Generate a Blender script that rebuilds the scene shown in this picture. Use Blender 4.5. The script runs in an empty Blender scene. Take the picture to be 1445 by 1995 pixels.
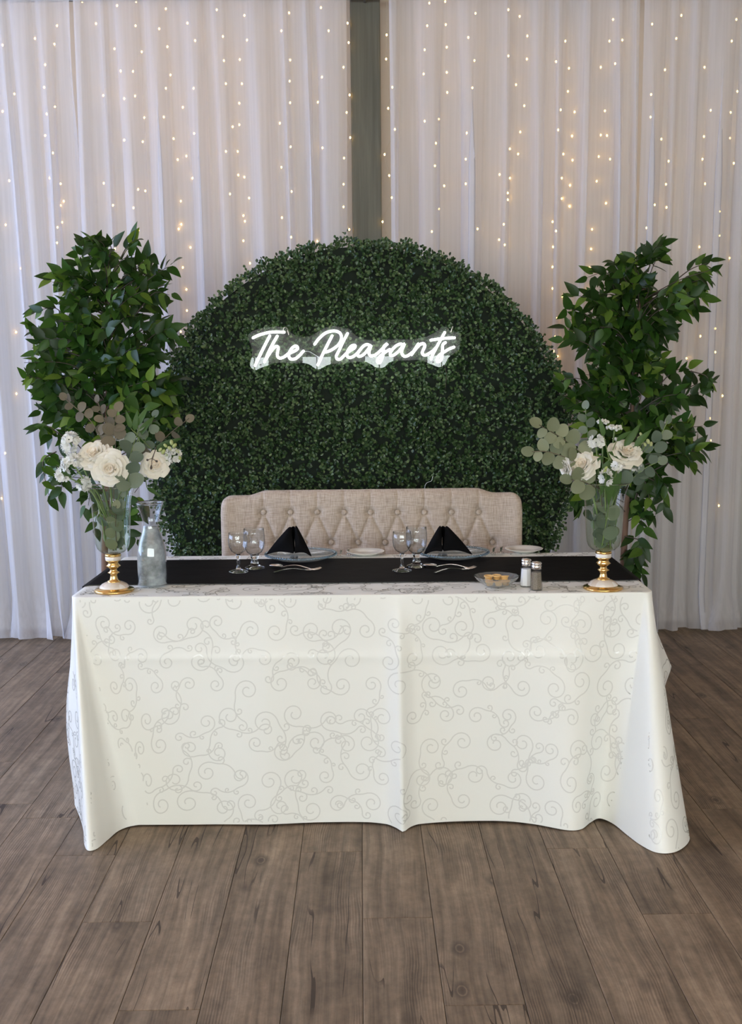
import bpy, bmesh, math, random
from mathutils import Vector, Matrix, Quaternion, noise
random.seed(11)
PI = math.pi
SC = bpy.context.scene
C = SC.collection

# ------------------------------------------------------------------ camera
F_PX, PITCH, YAW, ROLL, HC = 2113.77, 0.12879, 0.0090, -0.01026, 1.4445
_cp, _sp, _cy, _sy = math.cos(PITCH), math.sin(PITCH), math.cos(YAW), math.sin(YAW)
FWD = Vector((_sy*_cp, _cy*_cp, -_sp)); _r = Vector((_cy, -_sy, 0)); _u = _r.cross(FWD)
RGT = _r*math.cos(ROLL) + _u*math.sin(ROLL); UPV = -_r*math.sin(ROLL) + _u*math.cos(ROLL)
cam_d = bpy.data.cameras.new('camera'); cam = bpy.data.objects.new('camera', cam_d); C.objects.link(cam)
cam_d.sensor_fit = 'VERTICAL'; cam_d.sensor_height = 36.0; cam_d.lens = F_PX/1995*36.0
cam_d.clip_start = 0.05; cam_d.clip_end = 60
cam.matrix_world = Matrix((( RGT.x, UPV.x, -FWD.x, 0), (RGT.y, UPV.y, -FWD.y, 0), (RGT.z, UPV.z, -FWD.z, HC), (0, 0, 0, 1)))
SC.camera = cam
def ray(px, py): return FWD + RGT*((px-722.5)/F_PX) + UPV*((997.5-py)/F_PX)
def PY(px, py, Y):
    d = ray(px, py); t = Y/d.y; return Vector((d.x*t, Y, HC + d.z*t))
def PZ(px, py, Z):
    d = ray(px, py); t = (Z-HC)/d.z; return Vector((d.x*t, d.y*t, Z))

# ------------------------------------------------------------------ world, daylight, exposure
w = bpy.data.worlds.new('world'); SC.world = w; w.use_nodes = True
w.node_tree.nodes['Background'].inputs[0].default_value = (0.75, 0.85, 1.0, 1)
w.node_tree.nodes['Background'].inputs[1].default_value = 0.3
SC.view_settings.view_transform = 'Standard'; SC.view_settings.look = 'None'
SC.view_settings.gamma = 1.0; SC.view_settings.use_curve_mapping = False
SC.view_settings.exposure = 0.17
FRONT_WINDOW = 19.0      # daylight of the window panes behind the camera
SIDE_FILL = 9.0       # unseen side-wall panes, added to throw blue light on the left curtains
FRONT_COL = (0.90, 0.985, 0.985); SIDE_COL = (0.52, 0.66, 1.0)

# ------------------------------------------------------------------ helpers
def empty(name, loc=(0, 0, 0), rotz=0):
    o = bpy.data.objects.new(name, None); C.objects.link(o); o.empty_display_size = 0.05
    o.location = loc; o.rotation_euler = (0, 0, rotz); return o
def tag(o, label, cat, group=None):
    o['label'] = label; o['category'] = cat
    if group: o['group'] = group
    return o
def thing(name, label, cat, loc=(0, 0, 0), group=None, rotz=0):
    return tag(empty(name, loc, rotz), label, cat, group)
class MB:
    def __init__(s): s.v = []; s.f = []
    def add(s, vs, fs):
        n = len(s.v); s.v += [tuple(a) for a in vs]; s.f += [tuple(i+n for i in q) for q in fs]; return s
    def box(s, x0, x1, y0, y1, z0, z1):
        return s.add([(x0,y0,z0),(x1,y0,z0),(x1,y1,z0),(x0,y1,z0),(x0,y0,z1),(x1,y0,z1),(x1,y1,z1),(x0,y1,z1)],
                     [(0,3,2,1),(4,5,6,7),(0,1,5,4),(1,2,6,5),(2,3,7,6),(3,0,4,7)])
    def grid(s, n, m, fn, closed=False):
        vs = [fn(i, j) for j in range(m) for i in range(n)]
        fs = []
        for j in range(m-1):
            for i in range(n if closed else n-1):
                k = (i+1) % n
                fs.append((j*n+i, j*n+k, (j+1)*n+k, (j+1)*n+i))
        return s.add(vs, fs)
    def lathe(s, prof, n=32, c=(0, 0, 0), cap=True, scallop=0, k=0):
        m = len(prof)
        def fn(i, j):
            a = 2*PI*i/n; r, z = prof[j][:2]
            if scallop and j >= k: r *= 1+scallop*math.cos(16*a)
            return (c[0]+r*math.cos(a), c[1]+r*math.sin(a), c[2]+z)
        b = len(s.v); s.grid(n, m, fn, True)
        if cap:
            s.f.append(tuple(b+i for i in reversed(range(n)))); s.f.append(tuple(b+(m-1)*n+i for i in range(n)))
        return s
    def tube(s, pts, r, n=8, cap=True):
        pts = [Vector(p) for p in pts]; m = len(pts)
        rs = r if isinstance(r, (list, tuple)) else [r]*m
        t0 = (pts[1]-pts[0]).normalized(); a = Vector((0, 0, 1)) if abs(t0.z) < .9 else Vector((1, 0, 0))
        nrm = (a - t0*a.dot(t0)).normalized(); vs = []
        for i, p in enumerate(pts):
            t = (pts[min(i+1, m-1)] - pts[max(i-1, 0)])
            t = t.normalized() if t.length > 1e-9 else t0
            nrm = (nrm - t*nrm.dot(t)); nrm = nrm.normalized() if nrm.length > 1e-6 else Vector((1, 0, 0))
            b = t.cross(nrm)
            for q in range(n):
                an = 2*PI*q/n; vs.append(p + (nrm*math.cos(an) + b*math.sin(an))*rs[i])
        fs = [(i*n+q, i*n+(q+1) % n, (i+1)*n+(q+1) % n, (i+1)*n+q) for i in range(m-1) for q in range(n)]
        if cap: fs += [tuple(reversed(range(n))), tuple((m-1)*n+q for q in range(n))]
        return s.add(vs, fs)
    def sphere(s, c, r, n=10, m=6, sz=1.0):
        c = Vector(c)
        vs = [c+Vector((0, 0, -r*sz))]
        for j in range(1, m):
            a = PI*j/m
            for i in range(n):
                b = 2*PI*i/n; vs.append(c+Vector((r*math.sin(a)*math.cos(b), r*math.sin(a)*math.sin(b), -r*sz*math.cos(a))))
        vs.append(c+Vector((0, 0, r*sz))); L = len(vs)-1
        fs = [(0, 1+(i+1) % n, 1+i) for i in range(n)]
        for j in range(m-2):
            for i in range(n):
                fs.append((1+j*n+i, 1+j*n+(i+1) % n, 1+(j+1)*n+(i+1) % n, 1+(j+1)*n+i))
        fs += [(L, 1+(m-2)*n+i, 1+(m-2)*n+(i+1) % n) for i in range(n)]
        return s.add(vs, fs)
    def mesh(s, name, smooth=True, off=(0, 0, 0)):
        me = bpy.data.meshes.new(name)
        ox, oy, oz = off
        me.from_pydata([(x-ox, y-oy, z-oz) for x, y, z in s.v], [], s.f)
        if smooth: me.polygons.foreach_set('use_smooth', [True]*len(me.polygons))
        me.update(); return me
    def build(s, name, mat, parent=None, smooth=True, world=False):
        off = tuple(parent.location) if (parent and world) else (0, 0, 0)
        me = s.mesh(name, smooth, off); me.materials.append(mat)
        o = bpy.data.objects.new(name, me); C.objects.link(o)
        if parent: o.parent = parent
        return o
def inst(name, me, parent=None, loc=(0, 0, 0), rot=None, scale=None):
    o = bpy.data.objects.new(name, me); C.objects.link(o)
    if parent: o.parent = parent
    M = Matrix.Translation(loc)
    if rot is not None: M = M @ rot.to_matrix().to_4x4() if isinstance(rot, Quaternion) else M @ rot.to_4x4()
    if scale is not None:
        sc = (scale,)*3 if isinstance(scale, (int, float)) else scale
        M = M @ Matrix.Diagonal((*sc, 1))
    o.matrix_local = M; return o
def copy_tree(o, parent=None):
    c = o.copy(); C.objects.link(c); c.parent = parent
    for ch in list(o.children): copy_tree(ch, c)
    return c
def bevel(o, wd=.004, seg=2, ang=40):
    m = o.modifiers.new('bevel', 'BEVEL'); m.width = wd; m.segments = seg; m.limit_method = 'ANGLE'; m.angle_limit = math.radians(ang); return o
def sharp(o, ang=35):
    me = o.data
    me.polygons.foreach_set('use_smooth', [True]*len(me.polygons)); me.set_sharp_from_angle(angle=math.radians(ang)); return o
def catmull(pts, per=8, closed=False):
    pts = [Vector(p) for p in pts]; n = len(pts); out = []
    for i in range(n if closed else n-1):
        g = (lambda k: pts[k % n]) if closed else (lambda k: pts[max(0, min(n-1, k))])
        a, b, c, d = g(i-1), g(i), g(i+1), g(i+2)
        for q in range(per):
            t = q/per
            out.append(.5*((2*b) + (c-a)*t + (2*a-5*b+4*c-d)*t*t + (3*b-a-3*c+d)*t**3))
    if not closed: out.append(pts[-1])
    return out
def struct(o): o['kind'] = 'structure'; return o

# ------------------------------------------------------------------ materials
class NT:
    def __init__(s, name):
        s.m = bpy.data.materials.new(name); s.m.use_nodes = True; s.t = s.m.node_tree
        s.t.nodes.clear(); s.out = s.n('ShaderNodeOutputMaterial')
    def n(s, typ, **kw):
        nd = s.t.nodes.new(typ)
        for k, v in kw.items(): setattr(nd, k, v)
        return nd
    def set(s, sock, v):
        if isinstance(v, bpy.types.NodeSocket): s.t.links.new(v, sock)
        elif isinstance(v, tuple) and len(v) == 3 and sock.type == 'RGBA': sock.default_value = (*v, 1)
        else: sock.default_value = v
    def math(s, op, a, b=0.0, c=None):
        nd = s.n('ShaderNodeMath', operation=op); s.set(nd.inputs[0], a); s.set(nd.inputs[1], b)
        if c is not None: s.set(nd.inputs[2], c)
        return nd.outputs[0]
    def ramp(s, fac, stops):
        nd = s.n('ShaderNodeValToRGB'); s.set(nd.inputs[0], fac); el = nd.color_ramp.elements
        while len(el) < len(stops): el.new(.5)
        for e, (p, c) in zip(el, stops): e.position = p; e.color = (*c, 1)
        return nd.outputs[0]
    def mix(s, fac, a, b, blend='MIX'):
        nd = s.n('ShaderNodeMix', data_type='RGBA', blend_type=blend)
        s.set(nd.inputs[0], fac); s.set(nd.inputs[6], a); s.set(nd.inputs[7], b); return nd.outputs[2]
    def noise(s, vec, scale=5, detail=3, rough=.5, dist=0):
        nd = s.n('ShaderNodeTexNoise'); s.set(nd.inputs['Vector'], vec); nd.inputs['Scale'].default_value = scale
        nd.inputs['Detail'].default_value = detail; nd.inputs['Roughness'].default_value = rough; nd.inputs['Distortion'].default_value = dist
        return nd.outputs['Fac']
    def coord(s, kind='Object'): return s.n('ShaderNodeTexCoord').outputs[kind]
    def mapping(s, vec, scale=(1, 1, 1), loc=(0, 0, 0), rot=(0, 0, 0)):
        nd = s.n('ShaderNodeMapping'); s.set(nd.inputs[0], vec); s.set(nd.inputs[1], loc)
        nd.inputs[2].default_value = rot; nd.inputs[3].default_value = scale; return nd.outputs[0]
    def bump(s, h, strength=.3, dist=.01):
        nd = s.n('ShaderNodeBump'); s.set(nd.inputs['Height'], h); nd.inputs['Strength'].default_value = strength
        nd.inputs['Distance'].default_value = dist; return nd.outputs[0]
    def pbr(s, col, rough=.6, normal=None, **kw):
        nd = s.n('ShaderNodeBsdfPrincipled'); s.set(nd.inputs['Base Color'], col); s.set(nd.inputs['Roughness'], rough)
        if normal is not None: s.set(nd.inputs['Normal'], normal)
        for k, v in kw.items(): s.set(nd.inputs[k.replace('_', ' ')], v)
        return nd.outputs[0]
    def shader_mix(s, fac, a, b):
        nd = s.n('ShaderNodeMixShader'); s.set(nd.inputs[0], fac); s.set(nd.inputs[1], a); s.set(nd.inputs[2], b); return nd.outputs[0]
    def done(s, sh): s.t.links.new(sh, s.out.inputs[0]); return s.m
def plain(name, col, rough=.6, **kw):
    t = NT(name); return t.done(t.pbr(col, rough, **kw))
def rnd_socket(t):
    a = t.n('ShaderNodeObjectInfo').outputs['Random']; b = t.n('ShaderNodeNewGeometry').outputs['Random Per Island']
    return t.math('FRACT', t.math('ADD', a, b))
def leafmat(name, stops, rough=.4, trans=.25, tcol=None, spec=.5):
    t = NT(name); col = t.ramp(rnd_socket(t), stops)
    n = t.noise(t.coord('Object'), 60, 2); col = t.mix(.25, col, t.mix(n, (.0, .0, .0), (1, 1, 1)), 'SOFT_LIGHT')
    p = t.pbr(col, rough, Specular_IOR_Level=spec)
    tr = t.n('ShaderNodeBsdfTranslucent'); t.set(tr.inputs[0], t.mix(.5, col, tcol) if tcol else col)
    return t.done(t.shader_mix(trans, p, tr.outputs[0]))
def emit(name, col, st):
    t = NT(name); e = t.n('ShaderNodeEmission'); t.set(e.inputs[0], col); e.inputs[1].default_value = st; return t.done(e.outputs[0])
def thin_glass(name, tint=(1, 1, 1), rough=.02, refl=1.0, ior=1.45, haze=0.0):
    t = NT(name); tr = t.n('ShaderNodeBsdfTransparent'); t.set(tr.inputs[0], tint)
    base = tr.outputs[0]
    if haze:
        d = t.n('ShaderNodeBsdfDiffuse'); t.set(d.inputs[0], (.85, .9, .92)); base = t.shader_mix(haze, base, d.outputs[0])
    g = t.n('ShaderNodeBsdfGlossy'); g.inputs['Roughness'].default_value = rough
    lw = t.n('ShaderNodeLayerWeight'); lw.inputs[0].default_value = .5
    r0 = ((ior-1)/(ior+1))**2                      # Schlick, the same for both sides of a thin wall
    f = t.math('ADD', r0, t.math('MULTIPLY', t.math('POWER', lw.outputs['Facing'], 5.0), 1-r0))
    return t.done(t.shader_mix(t.math('MINIMUM', t.math('MULTIPLY', f, refl), 1.0), base, g.outputs[0]))
def glass(name, col=(1, 1, 1), rough=0.0, ior=1.45):
    t = NT(name); g = t.n('ShaderNodeBsdfGlass'); t.set(g.inputs[0], col); g.inputs['Roughness'].default_value = rough; g.inputs['IOR'].default_value = ior
    return t.done(g.outputs[0])

M = {}
def m_plank():
    t = NT('weathered_plank')
    oi = t.n('ShaderNodeObjectInfo').outputs['Random']
    off = t.n('ShaderNodeCombineXYZ'); t.set(off.inputs[0], t.math('MULTIPLY', oi, 37.0)); t.set(off.inputs[1], t.math('MULTIPLY', oi, 91.0)); t.set(off.inputs[2], t.math('MULTIPLY', oi, 13.0))
    co = t.n('ShaderNodeVectorMath', operation='ADD'); t.set(co.inputs[0], t.coord('Object')); t.set(co.inputs[1], off.outputs[0]); co = co.outputs[0]
    warp = t.noise(t.mapping(co, (3, 1.2, 3)), 1.0, 3)
    wv = t.n('ShaderNodeCombineXYZ'); t.set(wv.inputs[0], t.math('MULTIPLY', warp, .07)); 
    cw = t.n('ShaderNodeVectorMath', operation='ADD'); t.set(cw.inputs[0], co); t.set(cw.inputs[1], wv.outputs[0]); cw = cw.outputs[0]
    grain = t.noise(t.mapping(cw, (75, 2.6, 10)), 1.0, 6, .65)
    streak = t.noise(t.mapping(cw, (24, .8, 10)), 1.0, 4, .6)
    blotch = t.noise(t.mapping(co, (7, 3.5, 7)), 1.0, 4, .6)
    # growth rings in patches
    wave = t.n('ShaderNodeTexWave', wave_type='BANDS', bands_direction='X'); t.set(wave.inputs['Vector'], t.mapping(cw, (1, .12, 1)))
    wave.inputs['Scale'].default_value = 45; wave.inputs['Distortion'].default_value = 4; wave.inputs['Detail'].default_value = 2; wave.inputs['Detail Scale'].default_value = 1.2
    patch = t.ramp(t.noise(t.mapping(co, (9, 1.6, 5)), 1.0, 2), [(.5, (0, 0, 0)), (.64, (1, 1, 1))])
    base = t.ramp(streak, [(.25, (.098, .072, .050)), (.5, (.195, .148, .106)), (.75, (.262, .205, .150))])
    base = t.mix(t.math('MULTIPLY', patch, .5), base, t.mix(wave.outputs['Fac'], (.075, .055, .040), (.25, .19, .14)))
    base = t.mix(.55, base, t.ramp(grain, [(.3, (.16, .16, .16)), (.55, (.5, .5, .5)), (.8, (.7, .7, .7))]), 'OVERLAY')
    base = t.mix(.6, base, t.ramp(blotch, [(.3, (.25, .25, .25)), (.7, (.70, .68, .64))]), 'OVERLAY')
    mott = t.noise(t.mapping(co, (30, 22, 30)), 1.0, 5, .7); base = t.mix(.5, base, t.ramp(mott, [(.3, (.3, .3, .3)), (.7, (.7, .7, .7))]), 'OVERLAY')
    # cracks: thin contour of a stretched noise
    cr = t.noise(t.mapping(cw, (9, .45, 5)), 1.0, 2.5)
    crack = t.math('LESS_THAN', t.math('ABSOLUTE', t.math('SUBTRACT', cr, .565)), .0035)
    crack = t.math('MULTIPLY', crack, t.ramp(t.noise(co, 3.0, 1), [(.5, (0, 0, 0)), (.56, (1, 1, 1))]))
    base = t.mix(t.math('MULTIPLY', crack, .8), base, (.028, .02, .016))
    # knots
    vo = t.n('ShaderNodeTexVoronoi'); t.set(vo.inputs['Vector'], t.mapping(co, (5.2, 2.9, 0.001))); vo.inputs['Scale'].default_value = 1.0
    kn = t.ramp(vo.outputs['Distance'], [(0.0, (1, 1, 1)), (.045, (.8, .8, .8)), (.058, (.1, .1, .1)), (.072, (.75, .75, .75)), (.14, (0, 0, 0))])
    base = t.mix(t.math('MULTIPLY', kn, .85), base, (.045, .034, .028))
    v = t.math('ADD', 1.04, t.math('MULTIPLY', oi, .30))
    hv = t.n('ShaderNodeHueSaturation'); t.set(hv.inputs['Value'], v); t.set(hv.inputs['Color'], base)
    return t.done(t.pbr(hv.outputs[0], t.math('ADD', .42, t.math('MULTIPLY', grain, .2)), t.bump(grain, .12, .002), Specular_IOR_Level=.22))
M['plank'] = m_plank()
def m_linen():
    t = NT('beige_linen'); co = t.coord('Object')
    a = t.noise(t.mapping(co, (420, 40, 28)), 1, 3, .6); b = t.noise(t.mapping(co, (28, 40, 420)), 1, 3, .6)
    f = t.math('MULTIPLY', t.math('ADD', a, b), .5)
    col = t.ramp(f, [(.36, (.33, .255, .195)), (.5, (.475, .39, .315)), (.64, (.6, .52, .44))])
    return t.done(t.pbr(col, .9, t.bump(f, .25, .002), Sheen_Weight=.2))
M['linen'] = m_linen()
def m_post():
    t = NT('grey_stained_wood'); co = t.coord('Object')
    g = t.noise(t.mapping(co, (45, 45, 1.6)), 1, 5, .6, .4); b = t.noise(t.mapping(co, (5, 5, 1.3)), 1, 3)
    col = t.ramp(g, [(.3, (.082, .082, .062)), (.7, (.135, .135, .108))])
    col = t.mix(.4, col, t.ramp(b, [(.3, (.3, .3, .3)), (.7, (.65, .65, .62))]), 'OVERLAY')
    vo = t.n('ShaderNodeTexVoronoi'); t.set(vo.inputs['Vector'], t.mapping(co, (4.5, .01, 2.4), (.3, 0, .25))); vo.inputs['Scale'].default_value = 1
    k = t.ramp(vo.outputs['Distance'], [(0, (1, 1, 1)), (.09, (.45, .45, .45)), (.2, (0, 0, 0))])
    col = t.mix(t.math('MULTIPLY', k, .6), col, (.03, .03, .024))
    return t.done(t.pbr(col, .6, t.bump(g, .15, .003)))
M['post'] = m_post()
def m_sheer():
    t = NT('sheer_voile')
    d = t.n('ShaderNodeBsdfDiffuse'); t.set(d.inputs[0], (.83, .84, .89)); tr = t.n('ShaderNodeBsdfTranslucent'); t.set(tr.inputs[0], (.84, .84, .88))
    cl = t.shader_mix(.42, d.outputs[0], tr.outputs[0]); tp = t.n('ShaderNodeBsdfTransparent')
    n = t.noise(t.mapping(t.coord('Object'), (60, 60, 1.2)), 1, 2); f = t.math('ADD', .50, t.math('MULTIPLY', n, .16))
    return t.done(t.shader_mix(f, tp.outputs[0], cl))
M['sheer'] = m_sheer()
M['wall'] = plain('cream_wall', (.62, .57, .50), .8)
M['wall_white'] = plain('white_wall', (.68, .60, .52), .8)
M['ceiling'] = plain('warm_ceiling', (.78, .54, .36), .8)
M['floor'] = plain('floor_base', (.16, .12, .1), .7)
M['winframe'] = plain('window_frame_white', (.7, .7, .7), .5)
M['pane_front'] = emit('daylight_pane', FRONT_COL, FRONT_WINDOW)
M['pane_side_fill'] = emit('blue_fill_side_pane', SIDE_COL, SIDE_FILL)  # glow of the added side panes, tinted blue for the curtains
def m_cloth():
    t = NT('ivory_satin'); co = t.coord('Object')
    n = t.noise(co, 700, 1)
    return t.done(t.pbr((.80, .81, .765), .42, t.bump(n, .06, .001), Sheen_Weight=.25, Specular_IOR_Level=.45))
M['cloth'] = m_cloth()
M['scroll'] = plain('ivory_scroll_thread', (.70, .705, .665), .25, Specular_IOR_Level=.8)
def m_runner():
    t = NT('black_satin'); n = t.noise(t.coord('Object'), 9, 3)
    return t.done(t.pbr((.007, .006, .007), .55, t.bump(n, .2, .01), Specular_IOR_Level=.06))
M['black'] = m_runner()
M['napkin'] = plain('black_napkin', (.004, .004, .0045), .9, Specular_IOR_Level=.08)
M['brass'] = plain('polished_brass', (.80, .53, .20), .16, Metallic=1.0)
def m_pearl():
    t = NT('mother_of_pearl'); vo = t.n('ShaderNodeTexVoronoi', feature='F1'); t.set(vo.inputs['Vector'], t.mapping(t.coord('Object'), (38, 38, 12))); vo.inputs['Scale'].default_value = 1
    hs = t.n('ShaderNodeSeparateColor'); t.set(hs.inputs[0], vo.outputs['Color'])
    return t.done(t.pbr(t.ramp(hs.outputs[0], [(0, (.62, .52, .42)), (.5, (.74, .70, .64)), (1, (.80, .80, .78))]), .25, Coat_Weight=.5))
M['pearl'] = m_pearl()
M['vase_glass'] = thin_glass('vase_glass', (.965, .975, .965), .015, 1.0, 1.5)
M['water'] = thin_glass('vase_water', (.88, .92, .86), .02, .3, 1.33)
M['glass'] = glass('clear_glass', (.985, .99, .99), 0, 1.46)
M['goblet'] = thin_glass('goblet_glass', (.95, .96, .965), .02, 1.4, 1.5)
M['charger'] = thin_glass('charger_glass', (.82, .87, .90), .06, 1.2, 1.5, .12)
M['bead'] = glass('bead_glass', (.82, .9, .95), .02, 1.5)
M['bowl'] = thin_glass('bowl_glass', (.92, .93, .93), .05, 1.3, 1.5, .08)
def m_carafe_water():
    t = NT('frosted_cold_water'); n = t.noise(t.mapping(t.coord('Object'), (20, 20, 26)), 1, 4, .6)
    tp = t.n('ShaderNodeBsdfTransparent'); t.set(tp.inputs[0], (.86, .89, .9))
    d = t.pbr(t.ramp(n, [(.3, (.30, .33, .34)), (.7, (.62, .67, .68))]), .3)
    return t.done(t.shader_mix(t.ramp(n, [(.3, (.35, .35, .35)), (.62, (.72, .72, .72))]), tp.outputs[0], d))
M['cwater'] = m_carafe_water()
M['acrylic'] = thin_glass('clear_acrylic', (.93, .95, .95), .008, .85, 1.49, .06)
M['acrylic_edge'] = plain('acrylic_edge', (.7, .76, .78), .15)
M['neon'] = emit('white_led_tube', (1.0, .985, .97), 6.0)
M['bulb'] = emit('warm_bulb', (1.0, .54, .12), 25.0)
M['wire'] = plain('clear_wire', (.5, .45, .36), .4)
M['steel'] = plain('polished_steel', (.78, .76, .74), .2, Metallic=1.0)
M['china'] = plain('white_china', (.74, .72, .67), .18)
M['boxwood'] = leafmat('boxwood_leaf', [(0, (.013, .036, .011)), (.45, (.031, .074, .022)), (.8, (.064, .125, .042)), (1, (.15, .22, .09))], .34, .15)
M['hedge_back'] = plain('hedge_mat_backing', (.008, .016, .008), .9)
M['ficus'] = leafmat('ficus_leaf', [(0, (.010, .030, .006)), (.55, (.018, .056, .008)), (.8, (.038, .10, .014)), (1, (.14, .23, .03))], .38, .25, (.12, .24, .02), .3)
M['twig'] = plain('ficus_twig', (.075, .060, .048), .8)
M['trunk'] = plain('ficus_trunk', (.19, .115, .08), .85)
M['pot'] = plain('dark_pot', (.03, .028, .026), .5)
M['petal'] = leafmat('cream_petal', [(0, (.82, .78, .66)), (.5, (.87, .84, .74)), (1, (.89, .87, .80))], .55, .3)
M['petal_in'] = leafmat('blush_petal', [(0, (.84, .73, .57)), (.5, (.87, .79, .65)), (1, (.88, .83, .72))], .55, .3)
M['white_petal'] = leafmat('white_petal', [(0, (.78, .79, .72)), (1, (.88, .88, .85))], .55, .3)
M['bud'] = leafmat('green_bud', [(0, (.35, .42, .12)), (1, (.62, .66, .36))], .5, .25)
M['stem'] = leafmat('flower_stem', [(0, (.10, .17, .05)), (1, (.19, .27, .09))], .5, .1)
M['euc'] = leafmat('eucalyptus_leaf', [(0, (.075, .11, .075)), (.6, (.13, .175, .125)), (1, (.2, .24, .16))], .6, .2)
M['euc_olive'] = leafmat('eucalyptus_olive_leaf', [(0, (.14, .165, .09)), (1, (.24, .26, .15))], .6, .2)
M['euc_brown'] = leafmat('eucalyptus_brown_leaf', [(0, (.10, .086, .058)), (1, (.19, .165, .115))], .7, .15, None, .2)
M['green_leaf'] = leafmat('lily_leaf', [(0, (.028, .070, .014)), (1, (.06, .125, .025))], .45, .2, None, .3)
M['salt'] = plain('salt', (.85, .85, .85), .9)
def m_pepper():
    t = NT('ground_pepper'); n = t.noise(t.coord('Object'), 900, 2)
    return t.done(t.pbr(t.ramp(n, [(.35, (.07, .055, .04)), (.65, (.34, .29, .22))]), .9))
M['pepper'] = m_pepper()
M['chrome'] = plain('chrome', (.78, .78, .78), .12, Metallic=1.0)
M['butter'] = plain('golden_tub', (.78, .50, .20), .4)
M['button'] = M['linen']
M['leg'] = plain('dark_wood_leg', (.05, .03, .02), .5)
M['table'] = plain('grey_plastic_top', (.5, .5, .48), .5)
M['metal'] = plain('grey_metal_leg', (.2, .2, .2), .4, Metallic=.8)

# ================================================================== THE ROOM
X0, X1, Y0, Y1, ZC = -4.6, 4.6, -4.6, 6.12, 3.9
fl = struct(MB().box(X0, X1, Y0, Y1, -.06, -.012).build('floor', M['floor'], smooth=False))
PW, PL, PX0 = .18654, 1.2198, -.00872
plank_meshes = {}
def plank_mesh(ln):
    k = round(ln, 3)
    if k not in plank_meshes:
        g, c = .0006, .0012; a, b = PW/2-g, ln/2-g
        me = MB().add([(-a, -b, -.012), (a, -b, -.012), (a, b, -.012), (-a, b, -.012), (-a, -b, -c), (a, -b, -c), (a, b, -c), (-a, b, -c),
                       (-a+c, -b+c, 0), (a-c, -b+c, 0), (a-c, b-c, 0), (-a+c, b-c, 0)],
                      [(0, 1, 5, 4), (1, 2, 6, 5), (2, 3, 7, 6), (3, 0, 4, 7), (4, 5, 9, 8), (5, 6, 10, 9), (6, 7, 11, 10), (7, 4, 8, 11), (8, 9, 10, 11)]).mesh('plank', False)
        me.materials.append(M['plank']); plank_meshes[k] = me
    return plank_meshes[k]
ENDS = [3.1349, 3.1349-PL/3, 3.1349-2*PL/3, 3.42]
for c in range(-16, 16):
    e = ENDS[(c+5) % 4]
    k0 = math.floor((1.3-e)/PL)
    for k in range(k0, k0+6):
        ya, yb = e+k*PL, min(e+(k+1)*PL, 6.10)
        if ya > 6.05 or yb-ya < .03: continue
        inst('plank', plank_mesh(yb-ya), fl, (PX0+(c+.5)*PW, (ya+yb)/2, 0))
struct(MB().box(X0, X1, Y1, Y1+.1, -.06, ZC).build('wall_back', M['wall'], smooth=False))
struct(MB().box(X0, X1, Y0, Y1+.1, ZC, ZC+.1).build('ceiling', M['ceiling'], smooth=False))
struct(MB().box(X1, X1+.1, Y0, Y1, -.06, ZC).build('wall_right', M['wall'], smooth=False))
def wall_with_holes(name, u0, u1, z1, holes, put, mat):
    mb = MB(); us = u0
    for a, b, za, zb in holes:
        put(mb, us, a, -.06, z1); put(mb, a, b, -.06, za); put(mb, a, b, zb, z1); us = b
    put(mb, us, u1, -.06, z1)
    return struct(mb.build(name, mat, smooth=False))
fh = [(.264+(i-5)*.84-.22, .264+(i-5)*.84+.22, .75, 2.55) for i in range(10)]
wall_with_holes('wall_front', X0, X1, ZC, fh, lambda mb, a, b, za, zb: mb.box(a, b, Y0-.1, Y0, za, zb), M['wall_white'])
sh = [(1.5+i*1.5, 1.5+i*1.5+1.25, .6, 3.0) for i in range(3)]  # added openings out of view, set near the curtains to light them blue
wall_with_holes('wall_left', Y0, Y1, ZC, sh, lambda mb, a, b, za, zb: mb.box(X0-.1, X0, a, b, za, zb), M['wall_white'])
def window(i, a, b, za, zb, side):
    loc = ((a+b)/2, Y0-.05, za) if not side else (X0-.05, (a+b)/2, za)
    r = empty('window_%d' % i, loc); struct(r)
    def bx(mb, u0, u1, z0, z1, d):
        return mb.box(u0, u1, Y0-.05-d, Y0-.05+d, z0, z1) if not side else mb.box(X0-.05-d, X0-.05+d, u0, u1, z0, z1)
    fr = MB(); t = .03
    bx(fr, a, a+t, za, zb, .03); bx(fr, b-t, b, za, zb, .03); bx(fr, a+t, b-t, za, za+t, .03); bx(fr, a+t, b-t, zb-t, zb, .03)
    fr.build('window_frame', M['winframe'], r, False, True)
    m = (a+b)/2; zm = za+(zb-za)*.62
    bx(MB(), m-.008, m+.008, za+t, zb-t, .018).build('mullion', M['winframe'], r, False, True)
    bx(MB(), a+t, b-t, zm-.008, zm+.008, .017).build('glazing_bar', M['winframe'], r, False, True)
    bx(MB(), a+t, b-t, za+t, zb-t, .004).build('pane', M['pane_side_fill' if side else 'pane_front'], r, False, True)
n = 1
for a, b, za, zb in fh: window(n, a, b, za, zb, False); n += 1
for a, b, za, zb in sh: window(n, a, b, za, zb, True); n += 1  # added fill panes in the left wall, built like the windows

# grey post between the two windows' curtains
pm = MB().box(-.030, .128, 5.965, 6.115, 0, ZC-.002).build('wooden_post', M['post'], smooth=False); bevel(pm, .006)
tag(pm, 'grey stained wooden post standing in the gap between the sheer curtains', 'post')
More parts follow.
